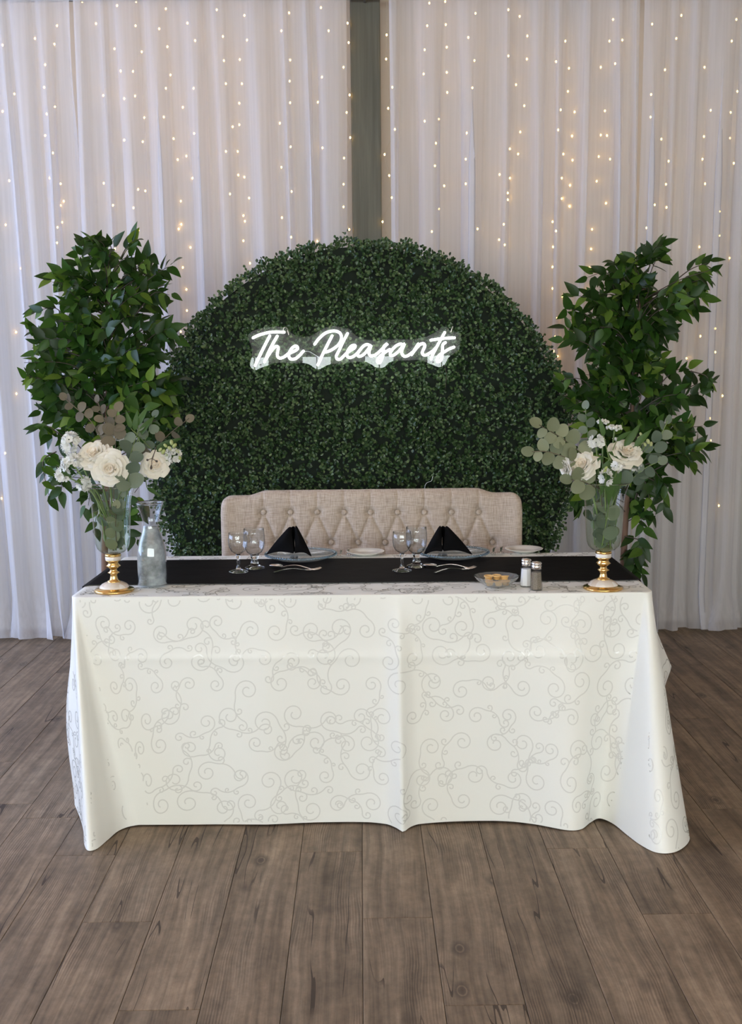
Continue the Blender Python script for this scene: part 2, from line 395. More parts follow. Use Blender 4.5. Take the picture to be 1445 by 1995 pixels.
# curtain rod
rod = thing('curtain_rod', 'thin metal curtain rod holding up the sheer white curtains', 'curtain rod', (0, 5.9, 3.36))
MB().tube([(-2.75, 5.9, 3.36), (2.75, 5.9, 3.36)], .011, 12).build('rod', M['metal'], rod, True, True)
for sx in (-2.72, .05, 2.72):
    MB().tube([(sx, 5.9, 3.36), (sx, 5.965 if sx == .05 else 6.12, 3.36)], .007, 8).build('bracket', M['metal'], rod, True, True)

# ------------------------------------------------------------------ sheer curtains
def curtain(xa, xb, seed, label, lean, cat='curtain', yc=5.876):
    rr = random.Random(seed); W = xb-xa
    # pleats of varied width
    edges = [0.0]
    while edges[-1] < W: edges.append(edges[-1]+rr.choice([.035, .05, .07, .10, .13])*rr.uniform(.8, 1.2))
    k = W/edges[-1]; edges = [e*k for e in edges]; N = len(edges)-1
    per = 9; cols = []
    amp = [rr.uniform(.35, 1.0) for _ in range(N+1)]; ov = [rr.uniform(-.2, 1.0) for _ in range(N+1)]
    sway = [rr.uniform(-1, 1) for _ in range(N+2)]; depth = [rr.uniform(-.5, .5) for _ in range(N+2)]
    for i in range(N):
        for q in range(per):
            cols.append((i, q/per))
    cols.append((N-1, 1.0))
    zs = [3.40, 3.375, 3.345, 3.32] + [3.28-.062*i for i in range(0, 49)] + [.22, .16, .11, .07, .04, .02]
    def pos(ci, zi):
        i, f = cols[ci]; z = zs[zi]; u = edges[i]+(edges[i+1]-edges[i])*f
        dn = max(0.0, min(1.0, (3.32-z)/3.3))
        sg = 1 if i % 2 else -1
        wv = math.sin(PI*f)
        flat = max(-1, min(1, wv*1.5))            # flat-topped bands
        A = (.012+.040*min(1, dn*3))*amp[i]*(1 if z < 3.33 else .35)
        y = yc + sg*A*flat - .012*depth[i]*(1-f)-.012*depth[i+1]*f
        # omega overlap: bands wider than their spacing
        s2 = ((edges[i+1]-edges[i]))*.42*max(0, ov[i])*math.sin(2*PI*f)*(1 if sg < 0 else -1)*min(1, dn*4)
        sw = (sway[i]*(1-f)+sway[i+1]*f)
        x = xa + u + s2 + sw*.022*dn + lean*(u/W-.0)*dn*.0
        x += lean*dn*(1-abs(2*u/W-1)**3) + .012*math.sin(z*2.1+sway[i]*3)*dn*sw
        if 3.33 < z: y = yc + sg*.006*flat
        if z < .26:                                 # slight puddle towards the room
            g = (1-z/.26)**1.6
            y -= g*(.05+.09*max(0, noise.noise((u*3.1+seed, 0, 1.7)))+.06*abs(sw)); x += g*.05*sw
        zz = z + (.0 if z > .05 else .012*max(0, noise.noise((u*6+seed, 2, 0))))
        return (x, y, max(.006, zz))
    o = MB().grid(len(cols), len(zs), pos).build('sheer_curtain', M['sheer'])
    return tag(o, label, cat)
curtain(-2.75, -1.47, 3, 'sheer white curtain panel hanging beyond the ficus tree and vase by the carafe', .10)
curtain(-1.45, -.048, 8, 'sheer white curtain panel beside the grey post, on the carafe side', .05)
curtain(.172, 1.47, 21, 'sheer white curtain panel beside the grey post, on the salt shaker side', -.02)
curtain(1.49, 2.75, 34, 'sheer white curtain panel hanging beyond the ficus tree and vase by the salt shaker', -.05)

# ------------------------------------------------------------------ fairy lights behind the voile
STR = [
 [(5,88),(28,183),(5,217),(18,352),(11,438),(40,523),(31,647),(32,767),(10,883),(3,971)],
 [(68,75),(88,126),(86,170),(91,222),(88,264),(97,347),(118,400),(121,433),(111,473),(132,518)],
 [(111,50),(106,86),(107,208),(103,298),(118,358),(124,392),(112,443)],
 [(160,3),(187,46),(201,186),(202,357),(220,400),(224,485)],
 [(228,11),(223,95),(235,138),(242,192),(242,273),(260,405)],
 [(265,3),(264,50),(276,101),(259,139),(263,187),(281,229),(278,276),(269,369),(283,372),(270,449)],
 [(323,17),(310,56),(326,91),(332,146),(323,172),(319,228),(338,270),(346,311),(339,528)],
 [(365,45),(380,79),(377,172),(356,209),(378,260),(363,304),(375,347),(352,392),(353,437),(348,446),(371,482),(356,521),(363,564),(364,605),(352,646)],
 [(422,19),(434,71),(436,118),(440,163),(453,247),(440,295),(448,378)],
 [(476,30),(481,78),(467,116),(471,163),(466,201),(466,243),(463,295),(464,341),(476,345),(485,386),(474,420),(477,431),(474,469),(487,513)],
 [(563,25),(565,117),(564,158),(565,200),(566,286),(568,373),(567,462),(568,498)],
 [(548,60),(545,240),(548,326),(549,424)],
 [(625,15),(640,60),(627,150),(619,199),(628,288),(618,470)],
 [(677,45),(679,83),(669,131),(681,185),(675,219),(682,268),(670,308),(669,359),(669,403),(680,447)],
 [(753,68),(752,115),(764,170),(756,211),(769,252),(749,301),(758,342),(763,385),(745,432),(764,474)],
 [(836,6),(832,50),(827,97),(825,144),(827,236)],
 [(867,3),(868,48),(870,92),(870,141),(871,180),(855,232),(849,279),(847,323),(865,362),(855,407),(841,451),(852,495)],
 [(926,26),(912,73),(924,118),(920,171),(909,259),(907,310),(907,358),(930,446)],
 [(990,19),(990,109),(1005,165),(993,290),(973,340),(993,347),(989,376),(989,389),(981,437),(972,467),(983,477)],
 [(1012,32),(1027,70),(1026,115),(1021,206),(1013,257),(1009,300)],
 [(1101,80),(1083,120),(1092,214),(1087,253),(1097,300),(1094,347),(1094,387),(1076,432),(1083,450),(1077,481),(1076,520),(1076,562),(1095,577),(1085,620),(1081,656),(1078,684),(1086,694),(1081,725),(1150,742),(1151,762)],
 [(1108,133),(1106,178),(1119,218),(1114,265),(1115,312),(1110,361),(1109,402)],
 [(1194,38),(1187,80),(1170,131),(1178,216),(1170,263),(1166,305),(1162,353),(1153,447),(1151,485),(1148,522),(1144,565)],
 [(1212,78),(1198,124),(1182,264),(1188,310),(1180,396)],
 [(1270,47),(1295,136),(1268,184),(1267,228),(1288,271),(1302,314),(1297,359),(1275,399),(1298,404),(1259,444)],
 [(1327,30),(1317,75),(1337,698),(1362,481),(1374,567),(1364,655)],
 [(1372,131),(1384,215),(1371,266),(1368,310),(1373,358),(1401,459)],
 [(1434,38),(1425,80),(1436,178),(1423,219),(1422,269),(1429,318),(1402,412),(1421,503),(1393,640),(1393,686),(1407,771),(1383,815),(1384,858),(1400,985)],
]
bulb_me = MB().sphere((0, 0, 0), .0044, 8, 6, 1.3).mesh('bulb'); bulb_me.materials.append(M['bulb'])
rb = random.Random(5)
for st in STR:
    pts = sorted([PY(a, b, 5.94+rb.uniform(-.008, .012)) for a, b in st], key=lambda p: -p.z)
    top = Vector((pts[0].x, 5.915, 3.362))
    mx = sum(a for a, b in st)/len(st)
    where = ('down the edge of the grey post' if 660 < mx < 770 else 'behind the voile beyond the carafe-side ficus' if mx < 215 else 'behind the voile between carafe-side ficus and post' if mx < 722
             else 'behind the voile between post and shaker-side ficus' if mx < 1240 else 'behind the voile beyond the shaker-side ficus')
    t = thing('fairy_light_strand', 'strand of warm fairy lights '+where, 'fairy lights', top, 'fairy light strands '+where)
    path = [top]
    for p in pts: path.append(Vector((p.x, p.y+.006, p.z)))
    path = catmull(path, 4)
    MB().tube(path, .0008, 4).build('wire', M['wire'], t, True, True)
    for p in pts: inst('bulb', bulb_me, t, p-top)

# ================================================================== ROUND BOXWOOD WALL
HY = 5.13; HC0 = PY(706, 892, HY); HR = .980
hed = thing('boxwood_wall', 'round panel of dense green boxwood leaves standing behind the settee', 'hedge panel', (HC0.x, HY+.08, 0))
mb = MB()
mb.grid(72, 2, lambda i, j: (HC0.x+HR*math.cos(2*PI*i/72), HY+.02+.07*j, HC0.z+HR*math.sin(2*PI*i/72)), True)
mb.f.append(tuple(range(72))); mb.f.append(tuple(reversed(range(72, 144))))
mb.build('backing', M['hedge_back'], hed, False, True)
for sx in (-.45, .45):
    MB().box(HC0.x+sx-.03, HC0.x+sx+.03, HY-.02, HY+.34, 0, .03).box(HC0.x+sx-.02, HC0.x+sx+.02, HY+.095, HY+.13, .03, 1.2).build('stand_foot', M['metal'], hed, False, True)
def add_leaf(mb, p, d, nrm, ln, wd, cup=.15):
    d = d.normalized(); s = d.cross(nrm); s = s.normalized() if s.length > 1e-6 else Vector((1, 0, 0)); n2 = s.cross(d)
    b = p; c1 = p+d*ln*.5; tip = p+d*ln
    mb.add([b, c1+s*wd*.5+n2*cup*wd-d*ln*.12, c1+s*wd*.42+n2*cup*wd+d*ln*.25, tip, c1-s*wd*.42+n2*cup*wd+d*ln*.25, c1-s*wd*.5+n2*cup*wd-d*ln*.12],
           [(0, 1, 2, 3), (0, 3, 4, 5)])
rh = random.Random(77); fol = MB()
def sprig(px, pz, py, k, out=None):
    for _ in range(k):
        d = Vector((rh.gauss(0, 1), -abs(rh.gauss(.35, .5)), rh.gauss(.15, 1)))
        if out is not None: d += out*1.2
        nrm = Vector((rh.gauss(0, .45), -1, rh.gauss(.45, .45)))
        p = Vector((px+rh.gauss(0, .007), py+rh.gauss(0, .006), pz+rh.gauss(0, .007)))
        add_leaf(fol, p, d, nrm, rh.uniform(.013, .020), rh.uniform(.011, .015))
N = 6600
for i in range(N):
    r = HR*math.sqrt(rh.random()); a = rh.uniform(0, 2*PI)
    x, z = HC0.x+r*math.cos(a), HC0.z+r*math.sin(a)
    lump = noise.noise((x*7, 3.3, z*7))
    sprig(x, z, HY-.012-.028*rh.random()-.018*lump, 5)
for i in range(1500):
    a = rh.uniform(0, 2*PI); r = HR+abs(rh.gauss(0, .016))+.012*noise.noise((math.cos(a)*9, math.sin(a)*9, 1))
    o = Vector((math.cos(a), 0, math.sin(a)))
    z = HC0.z+r*o.z
    if z < .02: continue
    sprig(HC0.x+r*o.x, z, HY+rh.uniform(-.035, .07), 4, o)
fo = fol.build('foliage', M['boxwood'], hed, False, True); fo['kind'] = 'stuff'

# ================================================================== NEON SIGN
SY = HY-.085
sgc = PY(690, 680, SY)
sign = thing('neon_sign', 'white neon sign reading The Pleasants on a clear contour-cut acrylic plate', 'neon sign', sgc)
TILT = 0.045
def SG(px, py, off=0.0):
    p = PY(px, py, SY); return Vector((p.x, SY-off+(p.z-sgc.z)*TILT, p.z))
def ZA(o, pts): return [(o+x/9.633, 625+y/9.633) for x, y in pts]
LET = [
 ZA(480, [(130,320),(250,265),(420,220),(560,210),(710,215)]),
 ZA(480, [(440,285),(380,400),(290,580),(220,730),(170,840)]),
 ZA(480, [(580,290),(500,430),(420,590),(345,770)]),
 ZA(480, [(350,760),(420,640),(500,530),(560,482),(600,500),(592,570),(582,650),(620,700),(700,685),(790,615)]),
 ZA(480, [(790,615),(900,570),(965,520),(930,475),(860,510),(812,590),(797,660),(835,718),(920,712),(1000,648),(1070,570)]),
 ZA(600, [(125,440),(210,330),(330,230),(470,192),(570,212),(620,270),(620,360),(570,450),(470,530),(370,578),(310,590)]),
 ZA(600, [(450,285),(380,420),(290,600),(230,730),(185,825)]),
 ZA(600, [(740,240),(660,390),(580,560),(533,660),(548,718),(610,718),(690,640)]),
 ZA(600, [(690,640),(790,560),(870,510),(880,465),(820,470),(760,540),(727,620),(747,680),(810,688),(900,632),(950,575)]),
 ZA(600, [(1170,500),(1130,450),(1060,460),(980,540),(932,620),(952,668),(1020,648),(1100,570),(1180,462),(1150,560),(1142,620),(1180,660),(1240,650)]),
 ZA(690, [(373,655),(450,600),(540,510),(620,432),(556,480),(546,560),(536,640),(515,720),(470,788),(432,768),(460,690),(550,610),(660,540)]),
 ZA(690, [(920,480),(880,437),(800,460),(720,530),(672,610),(690,658),(760,630),(850,550),(940,432),(892,550),(892,620),(940,668),(1010,650),(1075,600)]),
 ZA(690, [(1195,437),(1130,540),(1062,645),(1150,530),(1240,442),(1300,432),(1320,480),(1283,560),(1272,610),(1310,648),(1380,630)]),
 ZA(760, [(1020,220),(950,340),(880,470),(800,620),(760,720)]),
 ZA(760, [(706,625),(790,570),(850,510)]),
 ZA(760, [(760,365),(900,342),(1050,327),(1200,320)]),
 ZA(760, [(1030,410),(982,450),(975,540),(970,640),(950,728),(892,772),(867,730),(910,650),(1000,590),(1100,530),(1190,495)]),
]
for st in LET:
    pts = catmull([SG(a, b, .014) for a, b in st], 7)
    m_ = MB(); m_.tube(pts, .0058, 10)
    m_.sphere(pts[0], .0058, 10, 6); m_.sphere(pts[-1], .0058, 10, 6)
    m_.build('letter_tube', M['neon'], sign, True, True)
OUT = ZA(480, [(30,290),(110,200),(300,140),(560,110),(690,125),(760,150),(830,220),(930,280),(1060,310),(1200,290),(1290,240)]) + \
 ZA(600, [(240,175),(330,130),(480,95),(600,125),(680,140),(760,145),(830,220),(930,300),(1060,350),(1200,365)]) + \
 ZA(690, [(440,375),(570,350),(700,360),(870,345),(1050,355),(1250,320)]) + \
 ZA(760, [(660,305),(760,260),(870,200),(960,130),(1050,115),(1090,150),(1130,212),(1200,205),(1290,230),(1320,310),(1300,430),(1288,540),(1200,610),(1100,680),(1040,790),(980,850),(910,870),(830,845),(720,800),(600,745),(490,735),(300,745),(130,745)]) + \
 ZA(690, [(720,760),(640,790),(560,870),(470,890),(380,860),(280,800),(190,770),(60,770)]) + \
 ZA(600, [(740,790),(560,810),(400,820),(290,870),(220,910),(150,905),(60,840)]) + \
 ZA(480, [(1150,810),(1050,790),(880,800),(650,785),(500,800),(400,840),(280,880),(190,925),(110,900),(70,830),(90,720),(110,640),(100,500),(60,390)])
def outline(off):
    return [SG(p.x, p.y, off) for p in catmull([Vector((a, b, 0)) for a, b in OUT], 3, True)]
oa, ob = outline(.004), outline(0)
nO = len(oa); mb = MB(); mb.v = [tuple(p) for p in oa]; mb.f = [tuple(range(nO))]
ob_plate = mb.build('acrylic_plate', M['acrylic'], sign, False, True)
mb = MB(); mb.v = [tuple(p) for p in oa]+[tuple(p) for p in ob]
mb.f = [(i, (i+1) % nO, nO+(i+1) % nO, nO+i) for i in range(nO)]
mb.build('plate_edge', M['acrylic_edge'], sign, True, True)
for px, py in ((508, 710), (843.5, 705)):
    p = SG(px, py, .0045); MB().sphere(p, .004, 8, 6).build('mounting_screw', M['metal'], sign, True, True)
MB().tube(catmull([SG(592, 685, .005), SG(602, 685, .007), SG(611, 690, .007), SG(621, 696, .005)], 5), .0012, 6).build('cable', M['acrylic_edge'], sign, True, True)
MB().tube(catmull([SG(551.5, 644, .006), SG(553, 638.5, .006), SG(557, 638, -.002), SG(559, 641, -.03)], 5), .0013, 6).build('hook', M['china'], sign, True, True)
for a, b in (((560, 643), (562.5, 652.5)), ((881.5, 636), (878, 647))):
    MB().tube([SG(*a, .002), SG(*b, .008)], .0022, 8).build('hanging_tie', M['china'], sign, True, True)
MB().tube(catmull([SG(866, 711, -.01), SG(868, 720, -.004), SG(870, 732, -.02), SG(869, 760, -.06)], 5), .0013, 6).build('power_cord', M['twig'], sign, True, True)
c0 = [PY(843, 928, HY-.075), PY(840, 937, HY-.08), PY(831, 941, HY-.085), PY(827, 952, HY-.09), PY(826, 990, HY-.09)]
MB().tube(catmull(c0, 5), .0012, 6).build('plug_cord', M['acrylic_edge'], sign, True, True)

# ================================================================== SETTEE
SYF = 4.60
def S(px, py): return PY(px, py, SYF)
sL, sR = S(430, 1010).x, S(1017, 1000).x; sm = (sL+sR)/2
st_top = S(722, 954).z; st_sh = S(470, 966).z
set_ = thing('settee', 'beige linen settee with button-tufted back behind the dressed table', 'settee', (sm, SYF+.05, 0))
btn_top = [S(x, 998) for x in (513, 565.3, 617.7, 670, 721.5, 774, 826, 879, 932)]
btn_low = [S(x, 1056.5) for x in (487, 539.5, 592, 645, 697.5, 750, 802.5, 855, 907, 959)]
def top_z(x):
    dx = abs(x-sm); W = (sR-sL)/2
    t = max(0, min(1, (dx-(W-.20))/.085)); t = t*t*(3-2*t)
    z = st_top-(st_top-st_sh)*t
    e = max(0, (dx-(W-.05))/.05)
    return z-.05*(1-math.sqrt(max(0, 1-min(1, e)**2)))
segs = []
for b in btn_top: segs.append((b.x, b.z, b.x, 1.3, .55))
for i, b in enumerate(btn_top):
    for k in (i, i+1):
        q = btn_low[k]; segs.append((b.x, b.z, q.x, q.z, 1.0))
for q in btn_low[1:-1]: segs.append((q.x, q.z, q.x, .35, .5))
def dseg(x, z, s):
    ax, az, bx, bz, _ = s; vx, vz = bx-ax, bz-az; t = max(0, min(1, ((x-ax)*vx+(z-az)*vz)/(vx*vx+vz*vz)))
    return math.hypot(x-ax-t*vx, z-az-t*vz)
NX, NZ = 360, 110; zb = .44
def face(i, j):
    x = sL+(sR-sL)*i/(NX-1); zt = top_z(x); f = j/(NZ-1); z = zb+(zt-zb)*f
    dp = 0
    for s in segs:
        d = dseg(x, z, s)
        if d < .05: dp = max(dp, s[4]*(.0085*math.exp(-d/.009)+.0045*math.exp(-d/.0028)))
    for b in btn_top+btn_low[1:]:
        d = math.hypot(x-b.x, z-b.z)
        if d < .06: dp = max(dp, .023*math.exp(-(d/.021)**2.0))
    y = SYF-.012+dp
    ed = min((x-sL), (sR-x))                     # pillowy edge
    if ed < .035: y += .035*(1-math.sqrt(max(0, 1-((.035-ed)/.035)**2)))
    et = zt-z
    if et < .035: y += .035*(1-math.sqrt(max(0, 1-((.035-et)/.035)**2)))
    y -= .035*max(0, (abs(x-sm)-.52)/.15)**2     # wings come forward a little
    return (x, y, z)
bk = MB(); bk.grid(NX, NZ, face)
def back(i, j):
    x = sL+(sR-sL)*i/(NX-1)
    zt = top_z(x); y = SYF+.035 if j == 0 else SYF+.11
    z = zt if j == 0 else (zt-.012 if j == 1 else .44)
    f = face(i, NZ-1)
    return (x, max(f[1], y-.012) if j == 0 else y, z)
bk.grid(NX, 3, back)
# join front top row to the back, close the ends
o0 = NX*(NZ-1); o1 = NX*NZ
for i in range(NX-1): bk.f.append((o0+i, o0+i+1, o1+i+1, o1+i))
for side in (0, NX-1):
    L = [j*NX+side for j in range(NZ)]; Rr = [o1+side, o1+NX+side, o1+2*NX+side]
    bk.f.append(tuple(L+Rr) if side else tuple(reversed(L+Rr)))
bk_o = bk.build('backrest', M['linen'], set_, True, True)
for b in btn_top+btn_low[1:]:
    yb = SYF-.012+.0120
    m_ = MB(); m_.sphere((b.x, yb, b.z), .0115, 14, 8); m_.v = [(x, yb+(y-yb)*.55, z) for x, y, z in m_.v]
    m_.build('button', M['button'], set_, True, True).parent = bk_o
def rbox(mb, x0, x1, y0, y1, z0, z1): mb.box(x0, x1, y0, y1, z0, z1)
m_ = MB(); m_.box(sL+.01, sR-.01, 4.14, SYF+.10, .30, .44); bevel(m_.build('seat', M['linen'], set_, True, True), .03, 4)
for lx in (sL+.06, sR-.06):
    for ly in (4.18, SYF+.06):
        MB().tube([(lx, ly, 0), (lx, ly, .31)], [.016, .026], 10).build('leg', M['leg'], set_, True, True)

# ================================================================== TABLE
TX, TY, TS = -.0031, 3.3367, -.01483
HA, DP, TZ = .915, .762, .750
def TL(x, y):                                    # table-local (x across, y back from the front edge) to world
    return (TX+math.cos(TS)*x-math.sin(TS)*y, TY+math.sin(TS)*x+math.cos(TS)*y)
tc = TL(0, DP/2)
tbl = thing('folding_table', 'long folding banquet table hidden under the ivory cloth', 'table', (tc[0], tc[1], 0), None, TS)
bevel(MB().box(-HA+.012, HA-.012, -DP/2+.012, DP/2-.012, TZ-.045, TZ-.004).build('tabletop', M['table'], tbl), .006)
for lx in (-.62, .62):
    for ly in (-.26, .26): MB().tube([(lx, ly, 0), (lx, ly, TZ-.045)], .014, 10).build('leg', M['metal'], tbl)
    MB().tube([(lx, -.26, .2), (lx, .26, .2)], .010, 8).build('crossbar', M['metal'], tbl)

# ------------------------------------------------------------------ tablecloth
LS, LC, LF = DP, .60, 2*HA                       # side, corner and front lengths along the skirt
P1 = LS; P2 = P1+LC; P3 = P2+LF; P4 = P3+LC; P5 = P4+LS; BC = .35; P6 = P5+BC; P7 = P6+LF; PT = P7+BC
CR = .03
def top_pt(p):
    def arc(cx, cy, a0, f): a = a0+f*PI/2; return (cx+CR*math.cos(a), cy+CR*math.sin(a))
    e = CR
    if p < P1: f = p/LS; return TL(-HA, (DP-e)+(e-(DP-e))*f)
    if p < P2: return TL(*arc(-HA+e, e, PI, (p-P1)/LC))
    if p < P3: return TL(-HA+e+(LF-2*e)*(p-P2)/LF, 0)
    if p < P4: return TL(*arc(HA-e, e, 1.5*PI, (p-P3)/LC))
    if p < P5: return TL(HA, e+(DP-2*e)*(p-P4)/LS)
    if p < P6: return TL(*arc(HA-e, DP-e, 0, (p-P5)/BC))
    if p < P7: return TL(HA-e-(LF-2*e)*(p-P6)/LF, DP)
    return TL(*arc(-HA+e, DP-e, .5*PI, (p-P7)/BC))
def fp(x): return P2+(x+HA)                      # front parameter for a given x
KEY = [(0.0, -.975, 4.10, .01), (.14, -1.0, 3.98, .004), (.28, -.965, 3.86, .004), (.42, -1.005, 3.74, .002), (.56, -.985, 3.63, .002), (.68, -.985, 3.54, .002),
 (.76, -.955, 3.46, .004), (.83, -.925, 3.385, .006), (.90, -.895, 3.30, .004), (.98, -.868, 3.205, .002), (1.05, -.845, 3.162, .002), (1.11, -.822, 3.175, .002),
 (1.18, -.803, 3.235, .003), (1.25, -.783, 3.30, .004), (1.33, -.75, 3.332, .005),
 (fp(-.68), -.68, 3.338, .006), (fp(-.5), -.5, 3.338, .005), (fp(-.32), -.316, 3.334, .007), (fp(-.15), -.15, 3.338, .007), (fp(.0), 0, 3.334, .007), (fp(.07), .07, 3.318, .006), (fp(.10), .10, 3.297, .004), (fp(.121), .121, 3.272, .002),
 (fp(.142), .142, 3.300, .004), (fp(.18), .18, 3.320, .005), (fp(.3), .3, 3.328, .008), (fp(.45), .45, 3.322, .008), (fp(.56), .55, 3.300, .006), (fp(.66), .64, 3.262, .003), (fp(.73), .685, 3.268, .003), (fp(.79), .722, 3.310, .006), (fp(.85), .757, 3.335, .008),
 (P3-.01, .79, 3.300, .006), (P3+.06, .815, 3.225, .003), (P3+.13, .84, 3.150, .002), (P3+.20, .873, 3.095, .002), (P3+.27, .92, 3.088, .003), (P3+.34, .968, 3.125, .004), (P3+.40, 1.003, 3.185, .004), (P3+.46, 1.008, 3.255, .004), (P3+.52, .985, 3.315, .005), (P3+.58, .965, 3.37, .006),
 (P4+.05, .985, 3.43, .005), (P4+.14, 1.02, 3.52, .004), (P4+.28, .97, 3.64, .005), (P4+.42, 1.01, 3.78, .004), (P4+.56, .965, 3.90, .005), (P4+.70, .985, 4.02, .008),
 (P5+.10, 1.0, 4.13, .01), (P5+.25, .96, 4.15, .01), (P6, .90, 4.12, .01), (P6+.4, .52, 4.15, .01), (P6+.9, .0, 4.13, .01), (P6+1.4, -.5, 4.16, .01), (P7, -.86, 4.13, .01), (P7+.18, -.95, 4.15, .01), (PT, -.975, 4.10, .01)]
def key_at(p):
    for i in range(len(KEY)-1):
        if KEY[i][0] <= p <= KEY[i+1][0]: break
    a, b, c, d = KEY[max(0, i-1)], KEY[i], KEY[i+1], KEY[min(len(KEY)-1, i+2)]
    h = c[0]-b[0]; t = (p-b[0])/h if h > 1e-9 else 0
    out = []
    for q in (1, 2, 3):
        m0 = (c[q]-a[q])/max(1e-6, c[0]-a[0])*h; m1 = (d[q]-b[q])/max(1e-6, d[0]-b[0])*h
        if abs(p-fp(.121)) < .021 and q == 2: m0 = m1 = c[q]-b[q]
        out.append((2*t**3-3*t*t+1)*b[q]+(t**3-2*t*t+t)*m0+(-2*t**3+3*t*t)*c[q]+(t**3-t*t)*m1)
    return out
EB = .014                                        # soft edge radius
def cloth(p, t):
    """t: 0 at the table edge .. 1 at the hem"""
    p %= PT
    tx, ty = top_pt(p); bx, by, bz = key_at(p)
    if t <= 0.0: return Vector((tx, ty, TZ))
    drop = TZ-bz; z = TZ-t*drop
    g = t**1.08
    x = tx+(bx-tx)*g; y = ty+(by-ty)*g
    if p < P1+.12:                               # the end drape bellies out before it tucks under
        k = min(1, p/.15)*min(1, max(0, (P1+.12-p)/.25)); x -= k*(.048*math.sin(PI*min(1, t*1.0))**1.5*(.4+.6*t)*1.25)
    if P4-.02 < p < P5:
        k = min(1, (p-P4+.02)/.2)*min(1, (P5-p)/.15); x += k*.085*(max(0, t/.40) if t < .40 else max(0, 1-(t-.40)/.22))**1.15
    if P2 < p < P3:                              # pressed fold lines from the packet
        xl = p-P2-HA
        for x0, am in ((-.318, .008), (.585, .006)):
            y -= am*max(0, 1-abs(xl-x0)/.16)*min(1, t*3)
        y -= .0016*max(0, 1-abs(z-.556)/.03)
        y -= .0022*max(0, 1-abs(z-.550)/.012)
        y -= .016*max(0, 1-abs(xl-.121)/.045)*min(1, t*3)*(1-.5*t)
        y += .004*noise.noise((xl*3, z*2.2, 4))*min(1, t*3)
    e = min(1, t*drop/EB)                         # rounded shoulder
    if e < 1:
        a = e*PI/2; nx, ny = tx-TX, ty-(TY+DP/2)
        x += 0; z = TZ-EB*(1-math.cos(a))
    return Vector((x, y, z))
cl_root = thing('tablecloth', 'ivory satin tablecloth with scroll pattern draped over the banquet table', 'tablecloth', (tc[0], tc[1], 0))
PV = [i*PT/760 for i in range(760)]
TVv = [0, .004, .009, .014, .02, .03, .045] + [.065+i*(1-.065)/62 for i in range(63)]
mb = MB(); mb.grid(760, len(TVv), lambda i, j: cloth(PV[i], TVv[j]), True)
# top: two inset rings then a fill
nb = len(mb.v); cxw, cyw = TL(0, DP/2)
def ins(i, d, dz):
    q = cloth(PV[i], 0); v = Vector((cxw-q.x, cyw-q.y)); 
    return (q.x+(.012 if v.x > 0 else -.012)*d*min(1, abs(v.x)/.3), q.y+(.012 if v.y > 0 else -.012)*d*min(1, abs(v.y)/.2), TZ+dz)
mb.grid(760, 2, lambda i, j: ins(i, j*1.0, .0 if j == 0 else .0005), True)
mb.f.append(tuple(nb+760+i for i in range(760)))
co = mb.build('drape', M['cloth'], cl_root, True, True)
bm = bmesh.new(); bm.from_mesh(co.data); bmesh.ops.remove_doubles(bm, verts=bm.verts, dist=1e-5); bmesh.ops.recalc_face_normals(bm, faces=bm.faces); bm.to_mesh(co.data); bm.free()
# embroidered scrolls: spirals laid out in cloth space, then carried onto the drape
rs = random.Random(404)
def scroll_lines():
    out = []
    def spiral(cx, cy, R, a0, sgn, turns=1.35, tail=None):
        pts = []
        n = int(12+R*420)
        for i in range(n+1):
            f = i/n; a = a0+sgn*f*turns*2*PI; r = R*(1-.80*f**.8)
            pts.append((cx+r*math.cos(a), cy+r*math.sin(a)))
        if tail:                                   # sweep away tangentially into a counter curve
            tx, ty = -sgn*-math.sin(a0), -sgn*math.cos(a0)
            tx, ty = sgn*math.sin(a0), -sgn*math.cos(a0); x, y = pts[0]; h = math.atan2(ty, tx); tl = []
            L, kk = tail; m = 14
            for i in range(m):
                h += kk/m*sgn*(1.0 if i < m*.35 else -1.9); x += L/m*math.cos(h); y += L/m*math.sin(h); tl.append((x, y))
            pts = list(reversed(tl))+pts
            return pts, (tl[-1][0], tl[-1][1], h)
        return pts, None
    def curl(x, y, h, r, sg, turns=1.15):          # leaves (x, y) along heading h and winds in
        cx, cy = x+r*math.cos(h+sg*PI/2), y+r*math.sin(h+sg*PI/2)
        out.append(spiral(cx, cy, r, math.atan2(y-cy, x-cx), sg, turns)[0])
    def motif(cx, cy):
        R = rs.uniform(.026, .043); a0 = rs.uniform(0, 2*PI); sg = rs.choice((-1, 1))
        pts, end = spiral(cx, cy, R, a0, sg, 1.4, (R*2.7, 1.1)); out.append(pts)
        curl(end[0], end[1], end[2], R*rs.uniform(.38, .6), sg)
        for k, sd in ((5, -sg), (9, sg)):
            if rs.random() < .75:
                (x0, y0), (x1, y1) = pts[k], pts[k+1]; h = math.atan2(y0-y1, x0-x1)
                curl(x0, y0, h+sd*.35, R*rs.uniform(.24, .45), sd, 1.0)
    return out, motif
lines, motif = scroll_lines()
SKL = []
g = .098
for iy in range(-1, 9):
    for ix in range(int(P5/g)+2):
        motif((ix+.5*(iy % 2))*g+rs.uniform(-.018, .018), iy*g+rs.uniform(-.018, .018))
skirt_lines = list(lines); lines.clear()
for iy in range(9):
    for ix in range(20):
        motif(-1.0+(ix+.5*(iy % 2))*g+rs.uniform(-.018, .018), iy*g*.95+rs.uniform(-.018, .018))
top_lines = list(lines)
sc = MB(); HWID = .0020
